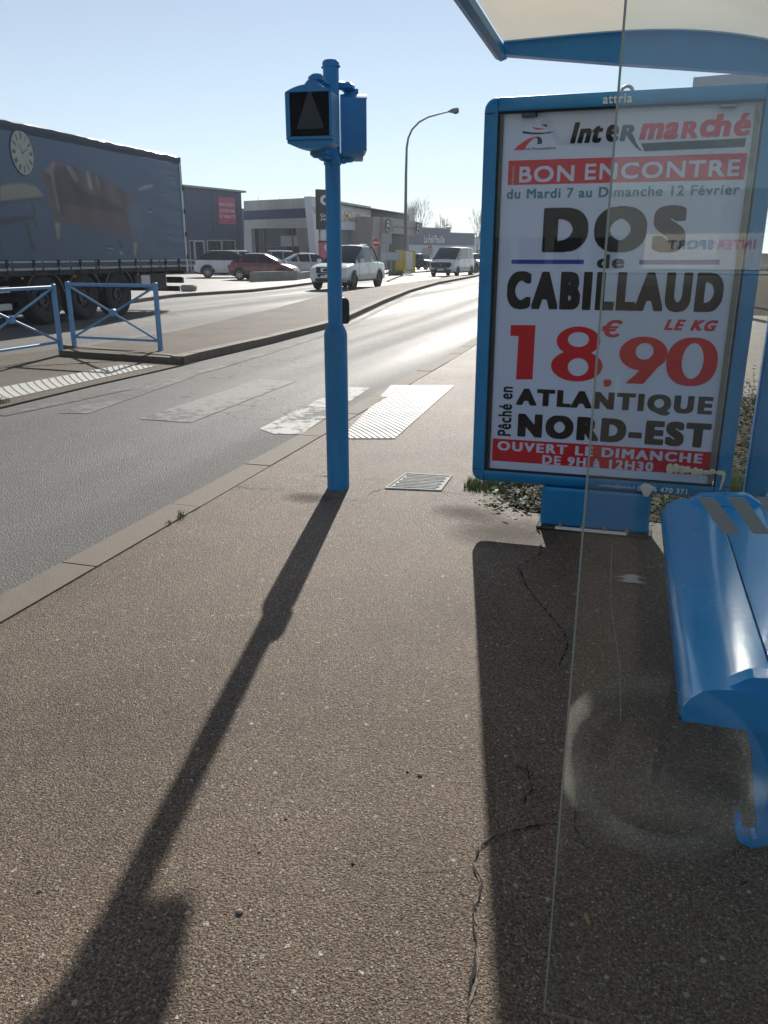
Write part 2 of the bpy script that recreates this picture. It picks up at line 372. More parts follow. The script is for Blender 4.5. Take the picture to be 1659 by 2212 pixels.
def printed(name):
    """woven curtain carrying a printed picture with some daylight painted in (the picture is a colour attribute of the cloth)"""
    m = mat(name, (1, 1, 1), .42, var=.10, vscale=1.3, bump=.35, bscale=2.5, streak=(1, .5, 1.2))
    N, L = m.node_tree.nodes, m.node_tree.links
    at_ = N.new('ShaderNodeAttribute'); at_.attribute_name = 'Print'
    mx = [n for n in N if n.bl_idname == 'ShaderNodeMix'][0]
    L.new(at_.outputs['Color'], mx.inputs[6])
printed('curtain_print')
def stain(name, col, amount):
    """soaked-in dirt, ragged and fading out at its rim"""
    m = bpy.data.materials.new(name); m.use_nodes = True
    N, L = m.node_tree.nodes, m.node_tree.links; b = N['Principled BSDF']; b.inputs['Base Color'].default_value = (*col, 1); b.inputs['Roughness'].default_value = .85; b.inputs['Specular IOR Level'].default_value = .2
    tc = N.new('ShaderNodeTexCoord'); gr = N.new('ShaderNodeTexGradient'); gr.gradient_type = 'SPHERICAL'; L.new(tc.outputs['Object'], gr.inputs[0])
    nz = N.new('ShaderNodeTexNoise'); nz.inputs['Scale'].default_value = 5; nz.inputs['Detail'].default_value = 9; nz.inputs['Roughness'].default_value = .75; L.new(tc.outputs['Object'], nz.inputs['Vector'])
    ml = N.new('ShaderNodeMath'); ml.operation = 'MULTIPLY'; L.new(gr.outputs['Fac'], ml.inputs[0]); L.new(nz.outputs['Fac'], ml.inputs[1])
    mr = N.new('ShaderNodeMapRange'); mr.inputs[1].default_value = .08; mr.inputs[2].default_value = .40; mr.inputs[4].default_value = amount; L.new(ml.outputs[0], mr.inputs[0])
    tr = N.new('ShaderNodeBsdfTransparent'); mx = N.new('ShaderNodeMixShader'); L.new(mr.outputs[0], mx.inputs[0]); L.new(tr.outputs[0], mx.inputs[1]); L.new(b.outputs[0], mx.inputs[2]); L.new(mx.outputs[0], N['Material Output'].inputs[0])
    MATS[name] = m
stain('damp_stain', (.060, .048, .034), .55); stain('dust_stain', (.24, .205, .16), .5)

# ------------------------------------------------------------------ mesh building
class MB:
    def __init__(s): s.v = []; s.f = []; s.m = []; s.mats = []; s.sm = []
    def mi(s, name):
        if name not in s.mats: s.mats.append(name)
        return s.mats.index(name)
    def add(s, vs, fs, m, M=None, smooth=False):
        o = len(s.v); k = s.mi(m)
        for p in vs:
            p = Vector(p)
            s.v.append(tuple(M @ p) if M is not None else tuple(p))
        for f in fs:
            s.f.append([o + i for i in f]); s.m.append(k); s.sm.append(smooth)
        return s
    def box(s, c, d, m, M=None, top=1.0):
        x, y, z = d[0] / 2, d[1] / 2, d[2] / 2
        vs = [(c[0] + a * x * (top if k > 0 else 1), c[1] + b * y * (top if k > 0 else 1), c[2] + k * z) for k in (-1, 1) for b in (-1, 1) for a in (-1, 1)]
        return s.add(vs, [(0, 2, 3, 1), (4, 5, 7, 6), (0, 1, 5, 4), (2, 6, 7, 3), (0, 4, 6, 2), (1, 3, 7, 5)], m, M)
    def bbox(s, c, d, m, M=None, b=.01):
        """box with chamfered edges"""
        hx, hy, hz = d[0] / 2, d[1] / 2, d[2] / 2
        b = min(b, hx * .9, hy * .9, hz * .9)
        def ring(z, e): return [(c[0] + sx * (hx - e - (b if k else 0)), c[1] + sy * (hy - e - (0 if k else b)), c[2] + z) for sx, sy, k in ((1, 1, 0), (1, 1, 1), (-1, 1, 1), (-1, 1, 0), (-1, -1, 0), (-1, -1, 1), (1, -1, 1), (1, -1, 0))]
        vs = ring(-hz, b) + ring(-hz + b, 0) + ring(hz - b, 0) + ring(hz, b)
        fs = [tuple(range(7, -1, -1)), tuple(range(24, 32))]
        for l in range(3):
            for i in range(8): fs.append((l * 8 + i, l * 8 + (i + 1) % 8, l * 8 + 8 + (i + 1) % 8, l * 8 + 8 + i))
        return s.add(vs, fs, m, M)
    def prism(s, poly, h0, h1, m, fn=None, M=None, mside=None):
        """polygon (2-D) swept from h0 to h1; fn(a,b,h)->xyz"""
        fn = fn or (lambda a, b, h: (a, b, h))
        n = len(poly)
        A = [fn(a, b, h0) for a, b in poly]; B = [fn(a, b, h1) for a, b in poly]
        s.add(A + B, [tuple(range(n - 1, -1, -1)), tuple(range(n, 2 * n))], m, M)
        return s.add(A + B, [(i, (i + 1) % n, n + (i + 1) % n, n + i) for i in range(n)], mside or m, M)
    def tube(s, pts, rs, m, n=10, cap=True, M=None, smooth=True):
        pts = [Vector(p) for p in pts]
        if not isinstance(rs, (list, tuple)): rs = [rs] * len(pts)
        vs = []; up = None
        for i, p in enumerate(pts):
            t = (pts[min(i + 1, len(pts) - 1)] - pts[max(i - 1, 0)]).normalized()
            if up is None: up = t.orthogonal().normalized()
            else:
                up = (up - t * up.dot(t))
                up = up.normalized() if up.length > 1e-6 else t.orthogonal().normalized()
            w = t.cross(up)
            for k in range(n):
                a = 2 * math.pi * k / n
                vs.append(p + (up * math.cos(a) + w * math.sin(a)) * rs[i])
        fs = []
        for i in range(len(pts) - 1):
            for k in range(n): fs.append((i * n + k, i * n + (k + 1) % n, (i + 1) * n + (k + 1) % n, (i + 1) * n + k))
        s.add(vs, fs, m, M, smooth)
        if cap:
            L = len(pts) - 1
            s.add(vs[:n], [tuple(range(n - 1, -1, -1))], m, M); s.add(vs[L * n:], [tuple(range(n))], m, M)
        return s
    def lathe(s, prof, m, n=24, M=None, smooth=True):
        vs = [(r * math.cos(2 * math.pi * k / n), r * math.sin(2 * math.pi * k / n), z) for r, z in prof for k in range(n)]
        fs = []
        for i in range(len(prof) - 1):
            for k in range(n): fs.append((i * n + k, i * n + (k + 1) % n, (i + 1) * n + (k + 1) % n, (i + 1) * n + k))
        return s.add(vs, fs, m, M, smooth)
    def grid(s, rows, m, M=None, smooth=True):
        """rows of points -> quad sheet"""
        n = len(rows[0]); vs = [p for r in rows for p in r]
        fs = [(i * n + j, i * n + j + 1, (i + 1) * n + j + 1, (i + 1) * n + j) for i in range(len(rows) - 1) for j in range(n - 1)]
        return s.add(vs, fs, m, M, smooth)
    def build(s, name, parent=None, loc=None, angle=35):
        me = bpy.data.meshes.new(name)
        me.from_pydata(s.v, [], s.f)
        for n in s.mats: me.materials.append(MATS[n])
        me.polygons.foreach_set('material_index', s.m)
        me.polygons.foreach_set('use_smooth', s.sm)
        me.update()
        if any(s.sm):
            try: me.set_sharp_from_angle(angle=R(angle))
            except Exception: pass
        o = bpy.data.objects.new(name, me); COL.objects.link(o)
        if parent: o.parent = parent
        if loc is not None: o.location = loc
        return o

def tag(o, label=None, cat=None, group=None, kind=None):
    if label: o['label'] = label
    if cat: o['category'] = cat
    if group: o['group'] = group
    if kind: o['kind'] = kind
    return o
def empty(name, loc, rz=0.0, label=None, cat=None, group=None):
    o = bpy.data.objects.new(name, None); COL.objects.link(o)
    o.location = loc; o.rotation_euler = (0, 0, rz); o.empty_display_size = .2
    return tag(o, label, cat, group)
def structure(o): o['kind'] = 'structure'; return o
def copy_tree(o, parent=None):
    c = o.copy(); COL.objects.link(c)
    if parent: c.parent = parent
    for ch in list(o.children): copy_tree(ch, c)
    return c

# ------------------------------------------------------------------ lettering: outlines thickened to the weight of the sign
_TXT = {}
def glyph_field(body, rx, ry, spacing):
    key = (body, rx, ry, spacing)
    if key in _TXT: return _TXT[key]
    cu = bpy.data.curves.new('lettering_source', 'FONT'); cu.body = body; cu.size = 1; cu.space_character = spacing; cu.resolution_u = 6
    ob = bpy.data.objects.new('lettering_source', cu)
    me = ob.to_mesh()
    V = np.array([v.co[:2] for v in me.vertices]); me.calc_loop_triangles()
    T = [tuple(t.vertices) for t in me.loop_triangles]
    ob.to_mesh_clear(); bpy.data.objects.remove(ob); bpy.data.curves.remove(cu)
    S = 110; pad = int(max(rx, ry) * S) + 6
    lo = V.min(0); hi = V.max(0)
    W = int((hi[0] - lo[0]) * S) + 2 * pad; Hh = int((hi[1] - lo[1]) * S) + 2 * pad
    B = np.zeros((Hh, W), bool)
    Q = (V - lo) * S + pad
    for t in T:
        p = Q[list(t)]
        x0, y0 = np.floor(p.min(0)).astype(int); x1, y1 = np.ceil(p.max(0)).astype(int)
        gx, gy = np.meshgrid(np.arange(x0, x1 + 1), np.arange(y0, y1 + 1))
        d = lambda a, b: (b[0] - a[0]) * (gy - a[1]) - (b[1] - a[1]) * (gx - a[0])
        e = [d(p[0], p[1]), d(p[1], p[2]), d(p[2], p[0])]
        ins = ((e[0] >= -.3) & (e[1] >= -.3) & (e[2] >= -.3)) | ((e[0] <= .3) & (e[1] <= .3) & (e[2] <= .3))
        B[y0:y1 + 1, x0:x1 + 1] |= ins
    ax, ay = rx * S, ry * S
    if ax >= 1 or ay >= 1:
        out = np.zeros_like(B); cache = {}
        for dy in range(-int(ay), int(ay) + 1):
            w = int(round(ax * (1 - abs(dy / (ay + .5)) ** 4) ** .25))
            if w not in cache:
                h = B.copy()
                for k in range(1, w + 1):
                    h[:, k:] |= B[:, :-k]; h[:, :-k] |= B[:, k:]
                cache[w] = h
            h = cache[w]
            if dy >= 0: out[dy:, :] |= h[:Hh - dy, :]
            else: out[:dy, :] |= h[-dy:, :]
        B = out
    F = B.astype(float)
    for _ in range(2):
        G = np.pad(F, 1)
        F = (G[:-2, 1:-1] + G[2:, 1:-1] + G[1:-1, :-2] + G[1:-1, 2:] + 2 * G[1:-1, 1:-1]) / 6
    F = F[::2, ::2]
    _TXT[key] = F
    return F
def text_faces_inv(F):
    """the sheet left over round the letters of a line, in unit box coordinates"""
    ys, xs = np.where(F > .5)
    C_ = F[ys.min():ys.max() + 1, xs.min():xs.max() + 1]
    G = 1 - C_
    v, f = text_faces(np.where(G > .5, G, G), full=True)
    return v, f
def text_faces(F, full=False):
    """iso-contour of the field as flat faces in unit box coordinates"""
    G = (F if full else np.pad(F, 1)) - .5
    H_, W_ = G.shape
    ys, xs = np.where(G > 0)
    x0, x1, y0, y1 = (0, W_ - 1, 0, H_ - 1) if full else (xs.min() - .5, xs.max() + .5, ys.min() - .5, ys.max() + .5)
    vs, fs = [], []
    nx = lambda x: (x - x0) / (x1 - x0); ny = lambda y: (y - y0) / (y1 - y0)
    ins = G > 0
    for j in range(H_ - 1):
        a, b = ins[j], ins[j + 1]
        full = a[:-1] & a[1:] & b[:-1] & b[1:]
        anyc = a[:-1] | a[1:] | b[:-1] | b[1:]
        run = None
        for i in np.where(anyc)[0]:
            if full[i]:
                if run is not None and run[1] == i: run[1] = i + 1
                else:
                    if run: o = len(vs); vs += [(nx(run[0]), ny(j)), (nx(run[1]), ny(j)), (nx(run[1]), ny(j + 1)), (nx(run[0]), ny(j + 1))]; fs.append((o, o + 1, o + 2, o + 3))
                    run = [i, i + 1]
            else:
                cs = [(i, j), (i + 1, j), (i + 1, j + 1), (i, j + 1)]
                val = [G[y, x] for x, y in cs]; poly = []
                for k in range(4):
                    p, q = cs[k], cs[(k + 1) % 4]; f0, f1 = val[k], val[(k + 1) % 4]
                    if f0 > 0: poly.append(p)
                    if (f0 > 0) != (f1 > 0):
                        t = f0 / (f0 - f1); poly.append((p[0] + (q[0] - p[0]) * t, p[1] + (q[1] - p[1]) * t))
                if len(poly) > 2:
                    o = len(vs); vs += [(nx(x), ny(y)) for x, y in poly]; fs.append(tuple(range(o, o + len(poly))))
        if run: o = len(vs); vs += [(nx(run[0]), ny(j)), (nx(run[1]), ny(j)), (nx(run[1]), ny(j + 1)), (nx(run[0]), ny(j + 1))]; fs.append((o, o + 1, o + 2, o + 3))
    return vs, fs
def text(mb, body, m, fn, rx=.02, ry=None, spacing=1.05, shear=0.0, rot=False):
    """fn(s,t) maps the unit box of the line to space"""
    F = glyph_field(body, rx, rx if ry is None else ry, spacing)
    vs, fs = text_faces(F)
    out = []
    for s_, t_ in vs:
        if shear: s_ = (s_ + shear * t_) / (1 + shear)
        out.append(fn(1 - t_, s_) if rot else fn(s_, t_))
    mb.add(out, fs, m)

# ================================================================== THE SETTING
HAZE = .0006
PAV = 0.03
def sheet(name, poly, m, z, thick=.0):
    mb = MB()
    P2 = [(p[0], p[1]) for p in poly]
    area = sum(P2[i][0] * P2[(i + 1) % len(P2)][1] - P2[(i + 1) % len(P2)][0] * P2[i][1] for i in range(len(P2)))
    if area < 0: P2 = P2[::-1]
    if thick: mb.prism(P2, z - thick, z, m)
    else: mb.add([(x, y, z) for x, y in P2], [tuple(range(len(P2)))], m)
    return structure(mb.build(name))
mb = MB(); mb.add([(-900, -900, -.03), (900, -900, -.03), (900, 900, -.03), (-900, 900, -.03)], [(0, 1, 2, 3)], 'lot_asphalt')
structure(mb.build('ground'))

KO = -2.53
right_kerb = [(KO, -40), (KO, 1), (KO - .02, 6), (KO - .05, 12), (-2.72, 17), (-3.2, 22), (-4.8, 35), (-6.6, 50), (-8.0, 65), (-11.5, 110), (-22, 260)]
med_px = [(398, 788.8), (430, 779.5), (500, 763), (594, 740.5), (702, 711.5), (746, 696.5), (828, 657), (887, 632), (945.6, 614.5), (1027.6, 598.4)]
med_right = [tuple(gz(x, y, 0)[:2]) for x, y in med_px]
med_right += [(med_right[-1][0] - 3.2, 95), (-19, 160), (-32, 260)]
back_px = [(378, 715), (594, 666), (707, 635), (740, 630.6), (945, 601), (1030, 590)]
MZ = .10
med_back = [tuple(gz(x, y, MZ)[:2]) for x, y in back_px] 
med_back += [(med_back[-1][0] - 3.5, 110), (-25, 160), (-36, 260)]
far_px = [(290, 655), (378, 642.5), (469, 636), (547, 631), (611, 623.5), (687, 613), (830, 593), (944, 587)]
far_kerb = [(-14.6, -40), (-14.6, 8), (-14.9, 17)] + [tuple(gz(x, y, 0)[:2]) for x, y in far_px] + [(-28, 110), (-38, 180), (-52, 260)]
road_poly = [(-2.55, -40)] + right_kerb[1:-1] + [(-20, 262)] + [(-56, 262)] + far_kerb[::-1][1:]
sheet('road', [(x + .15, y) for x, y in right_kerb] + [(x - .3, y) for x, y in far_kerb[::-1]], 'road_asphalt', 0.0)
sheet('pavement', [(x + .20, y) for x, y in right_kerb[:5]] + [(-3.0, 22), (3.2, 22), (3.2, 8.4), (3.2, -40)], 'pavement_asphalt', PAV, .2)
sheet('verge', [(x + .20, y) for x, y in right_kerb[4:]] + [(40, 260), (40, 90), (3.2, 22.003)], 'earth', .02, .1)
lot_edge = [tuple(gz(x, y, 0)[:2]) for x, y in far_px]
sheet('parking_lot', [(x - .22, y) for x, y in far_kerb] + [(-90, 262), (-160, 120), (-160, -40)], 'lot_asphalt', .1, .2)
def kerb_run(name, line, w, top, off, m='kerb_concrete', step=1.0, joint=.012, bevel=.02, zb=-.05):
    """kerb stones laid end to end along a line; off>0 puts the stone to the right of travel"""
    mb = MB(); pts = [Vector((x, y, 0)) for x, y in line]
    for i in range(len(pts) - 1):
        a, b = pts[i], pts[i + 1]; L_ = (b - a).length; d = (b - a) / L_; nrm = Vector((d.y, -d.x, 0))
        n = max(1, round(L_ / step)); 
        if n > 60: n = 60
        for k in range(n):
            p = a + d * (L_ * k / n + joint / 2); q = a + d * (L_ * (k + 1) / n - joint / 2)
            dz = random.uniform(-.003, .003)
            o0, o1 = off, off + w
            prof = [(o0, zb), (o0, top + dz - bevel), (o0 + bevel * .7, top + dz), (o1, top + dz), (o1, zb)]
            A = [p + nrm * s_ + Vector((0, 0, z)) for s_, z in prof]; B = [q + nrm * s_ + Vector((0, 0, z)) for s_, z in prof]
            f = [(j, j + 1, 6 + j - 1 + 0, 5 + j) for j in range(4)]
            mb.add(A + B, [(4, 3, 2, 1, 0), (5, 6, 7, 8, 9)] + [(j, j + 1, 5 + j + 1, 5 + j) for j in range(4)], m)
    return structure(mb.build(name))
kerb_run('kerb', right_kerb[:7], .205, PAV + .006, 0)
kerb_run('median_kerb', med_right, .24, MZ + .02, -.24, bevel=.065)
mb = MB()   # the dark joint and the shade under the median kerb, painted as a dark strip
for i in range(len(med_right) - 1):
    a, b = Vector((*med_right[i], .004)), Vector((*med_right[i + 1], .004)); d = (b - a).normalized(); n = Vector((d.y, -d.x, 0))
    mb.add([a, a + n * .05, b + n * .05, b], [(0, 1, 2, 3)], 'kerb_dark')
structure(mb.build('gutter'))
kerb_run('far_kerb', far_kerb[2:], .2, .115, -.2)
# raised median behind the barriers and the flush refuge in front
fr0, fr1 = gz(128, 757, MZ), gz(390, 774, MZ)
off_r = [(x - .2, y) for x, y in med_right]
sheet('median', [tuple(fr0[:2]), tuple(fr1[:2])] + off_r[1:] + med_back[::-1], 'median_asphalt', MZ, .2)
ra = [gz(x, y, 0) for x, y in ((398, 790), (330, 806), (205, 834), (0, 884))]
lb = gz(0, 772, 0); lb2 = gz(134, 755, 0)
back_dir = Vector((-8.3, -6)); 
sheet('refuge', [tuple(p[:2]) for p in ra] + [(-6.1, 5.2), (-6.15, -40), (-9.2, -40), (-9.0, 5)] + [tuple(lb[:2]), tuple(lb2[:2]), tuple(fr0[:2]), tuple(fr1[:2])], 'median_asphalt', .02, .08)
fk = [tuple(gz(x, y, 0)[:2]) for x, y in ((136, 760), (395, 787))]
kerb_run('median_end_kerb', fk, .14, MZ + .01, -.14, 'kerb_concrete', step=.9, bevel=.05)
# painted lines and crossing bars
def marking(pts, m, z=.004, name='road_marking'):
    mb = MB(); q = [gz(x, y, z) for x, y in pts]
    mb.add(q, [tuple(range(len(q)))], m); o = mb.build(name)
    if o.data.polygons[0].normal.z < 0: o.data.flip_normals()
    return structure(o)
marking([(125, 892), (190, 893), (424, 812), (420, 806), (395, 806)], 'faded_white_paint')
marking([(300, 905), (412, 913), (640, 823), (560, 819)], 'worn_white_paint')
marking([(560, 926), (592, 937), (650, 938), (799, 838), (745, 834)], 'white_paint')
mb = MB()
gl = [gz(x, y, .005) for x, y in ((0, 897), (150, 866), (300, 834), (400, 812), (470, 794), (594, 757), (702, 722), (780, 690), (850, 655), (905, 632))]
for i in range(len(gl) - 1):
    a, b = gl[i], gl[i + 1]; d = (b - a).normalized(); n = Vector((d.y, -d.x, 0)) * .07
    mb.add([a - n, a + n, b + n, b - n], [(0, 1, 2, 3)], 'faded_white_paint')
structure(mb.build('edge_line'))
# cracks in the pavement: open dark seams traced where they run
def crack(pts, w, z=PAV + .003, m='kerb_dark', name='pavement_crack', conv=None):
    P_ = [gz(x, y, z) for x, y in pts]; fine = []
    for i in range(len(P_) - 1):
        n = max(2, int((P_[i + 1] - P_[i]).length / .012))
        for k in range(n):
            p = P_[i].lerp(P_[i + 1], k / n); fine.append(p)
    fine.append(P_[-1])
    mb = MB(); vs = []; wob = 0.0
    for i, p in enumerate(fine):
        d = (fine[min(i + 1, len(fine) - 1)] - fine[max(i - 1, 0)]).normalized(); n = Vector((d.y, -d.x, 0))
        wob = wob * .8 + random.uniform(-.003, .003); j = n * wob
        ww = w * random.choice((.1, .3, .5, .7, 1.0, 1.25)) * random.uniform(.6, 1.1) * (.3 if i in (0, len(fine) - 1) else 1)
        vs += [p + j - n * ww, p + j + n * ww]
    mb.add(vs, [(2 * i, 2 * i + 1, 2 * i + 3, 2 * i + 2) for i in range(len(fine) - 1)], m)
    return structure(mb.build(name))
crack([(508, 1050), (560, 1056), (620, 1057)], .005); crack([(676, 1027), (715, 1028)], .006); crack([(755, 1030), (800, 1034), (833, 1036)], .004)
crack([(640, 1070), (700, 1074), (740, 1076), (770, 1080), (800, 1078)], .003)
crack([(833, 1054), (805, 1062), (790, 1075)], .004); crack([(950, 1060), (1000, 1068)], .003)
crack([(1170, 1172), (1163, 1200), (1120, 1225), (1135, 1262), (1165, 1300), (1200, 1340), (1228, 1382), (1222, 1405)], .005)
crack([(1222, 1405), (1205, 1440)], .004)
crack([(1140, 1650), (1150, 1700), (1128, 1740)], .003); crack([(1070, 1815), (1100, 1795), (1150, 1785), (1210, 1780)], .004)
crack([(1230, 1650), (1245, 1720), (1240, 1790), (1262, 1830)], .003)
mat('crack_filler', (.19, .16, .125), .9, var=.4, vscale=40, bump=.6)
crack([(1010, 2200), (1030, 2100), (1035, 2030), (1025, 1960), (1040, 1900), (1020, 1860), (1040, 1820), (1072, 1800)], .003, m='crack_filler')
crack([(1008, 2205), (1028, 2105), (1036, 2035), (1024, 1965), (1041, 1905), (1018, 1862), (1041, 1822), (1072, 1803)], .003, z=PAV + .006)
crack([(790, 1875), (850, 1885), (920, 1880), (970, 1880), (1018, 1862)], .0013, m='crack_filler'); 
q = MB()
for k in range(11):      # a dry brush mark
    x0 = 1332 + random.uniform(-6, 22); y0 = 1241 + k * 1.5; x1 = 1392 + random.uniform(-14, 14); y1 = y0 + 5 + random.uniform(-1, 1)
    q.add([gz(x, y, PAV + .004 + .0001 * k) for x, y in ((x0, y0), (x0 + 25, y0 - .8), (x1, y1), (x0 + 25, y0 + 2.6))], [(0, 1, 2, 3)], 'smear_white')
structure(q.build('paint_smear'))

def stain_patch(px, py, rx, ry, m, rz=0, z=.0015):
    p = gz(px, py, PAV + z); b = MB(); b.add([(math.cos(6.283 * k / 20), math.sin(6.283 * k / 20), 0) for k in range(20)], [tuple(range(20))], m)
    o = b.build('pavement_stain', loc=p); o.scale = (rx, ry, 1); o.rotation_euler = (0, 0, R(rz)); structure(o)
stain_patch(1095, 1150, .42, .34, 'damp_stain', 15); stain_patch(1010, 1108, .30, .2, 'damp_stain', -10, .0017)
stain_patch(665, 1075, .22, .16, 'damp_stain', 0)

# thin backlit air over the whole place
hm = bpy.data.materials.new('haze'); hm.use_nodes = True; hn_ = hm.node_tree.nodes
hn_.remove(hn_['Principled BSDF']); pv = hn_.new('ShaderNodeVolumePrincipled')
pv.inputs['Color'].default_value = (.86, .92, 1.0, 1); pv.inputs['Density'].default_value = HAZE; pv.inputs['Anisotropy'].default_value = .25
hm.node_tree.links.new(pv.outputs[0], hn_['Material Output'].inputs['Volume'])
MATS['haze'] = hm
mb = MB(); mb.box((0, 0, 8.5), (1820, 1820, 19.1), 'haze'); hz_ = mb.build('haze'); hz_['kind'] = 'stuff'; tag(hz_, 'thin pale haze in the air over the street', 'haze')

# ================================================================== BY THE KERB
def label_thing(o, label, cat, group=None): return tag(o, label, cat, group)

# tactile strips: slab with rows of low domes
def tactile(name, corners, z, rows, cols, label, r=.014, h=.006):
    a, b, c, d = [gz(x, y, z) for x, y in corners]      # a->b across, a->d along
    mb = MB()
    up = Vector((0, 0, .006))
    mb.add([p for p in (a, b, c, d)] + [p + up for p in (a, b, c, d)], [(4, 5, 6, 7), (0, 1, 5, 4), (1, 2, 6, 5), (2, 3, 7, 6), (3, 0, 4, 7)], 'tactile_white')
    for i in range(rows):
        for j in range(cols):
            s_ = (j + .5 + (.25 if i % 2 else -.25)) / cols; t_ = (i + .5) / rows
            p = a.lerp(b, s_).lerp(d.lerp(c, s_), t_) + up
            ang = [(math.cos(k * math.pi / 3), math.sin(k * math.pi / 3)) for k in range(6)]
            vs = [p + Vector((x * r, y * r, 0)) for x, y in ang] + [p + Vector((x * r * .6, y * r * .6, h)) for x, y in ang]
            mb.add(vs, [(k, (k + 1) % 6, 6 + (k + 1) % 6, 6 + k) for k in range(6)] + [(6, 7, 8, 9, 10, 11)], 'tactile_white')
    o = mb.build(name)
    return tag(o, label, 'tactile paving', 'white tactile strips at the crossing')
tactile('tactile_strip', [(735, 948), (853, 948), (982, 833), (845, 833)], PAV + .002, 62, 9, 'clean white studded tactile strip on the near pavement behind the blue signal pole')
tactile('tactile_strip', [(-160, 868), (-10, 868), (338, 791), (262, 789)], .021, 52, 6, 'worn white tactile strip on the traffic island in front of the blue barriers', .018)

# inspection cover
def cover():
    a, b, c, d = [gz(x, y, PAV + .001) for x, y in ((831, 1056), (953, 1061), (977, 1029), (876, 1023))]
    root = empty('inspection_cover', (a + b + c + d) / 4, 0, 'rectangular cast iron inspection cover with wavy relief set in the pavement beside the signal pole', 'manhole cover')
    base = root.location.copy()
    f = lambda s_, t_, z=0: a.lerp(b, s_).lerp(d.lerp(c, s_), t_) - base + Vector((0, 0, z))
    mb = MB()
    e = .035
    for s0, s1, t0, t1 in ((0, 1, 0, e * 1.3), (0, 1, 1 - e * 1.3, 1), (0, e, e * 1.3, 1 - e * 1.3), (1 - e, 1, e * 1.3, 1 - e * 1.3)):
        q = [f(s0, t0), f(s1, t0), f(s1, t1), f(s0, t1)]; u = [p + Vector((0, 0, .008)) for p in q]
        mb.add(q + u, [(4, 5, 6, 7), (0, 1, 5, 4), (1, 2, 6, 5), (2, 3, 7, 6), (3, 0, 4, 7)], 'cast_iron')
    mb.build('frame', root)
    mb = MB(); g = .045
    mb.add([f(g, g, .003), f(1 - g, g, .003), f(1 - g, 1 - g, .003), f(g, 1 - g, .003)], [(0, 1, 2, 3)], 'cast_iron')
    for i in range(9):
        for j in range(9):
            s0 = .09 + .82 * (j + (.5 if i % 2 else 0)) / 9.5; t0 = .1 + .8 * i / 8.6
            for k, (ds, dt) in enumerate(((0, .035), (.028, 0), (.056, .035))):
                pass
            path = [(s0, t0), (s0 + .03, t0 + .05), (s0 + .06, t0 + .0), (s0 + .085, t0 + .045)]
            for k in range(3):
                p, q = f(*path[k], .003), f(*path[k + 1], .003); dd = (q - p).normalized(); n = Vector((-dd.y, dd.x, 0)) * .005
                up = Vector((0, 0, .005))
                v = [p - n, p + n, q + n, q - n]; v += [x + up for x in v]
                mb.add(v, [(4, 5, 6, 7), (0, 1, 5, 4), (1, 2, 6, 5), (2, 3, 7, 6), (3, 0, 4, 7)], 'cast_iron')
    mb.box(f(.5, .5, .005), (.05, .03, .004), 'black_rubber')
    mb.build('lid', root)
cover()

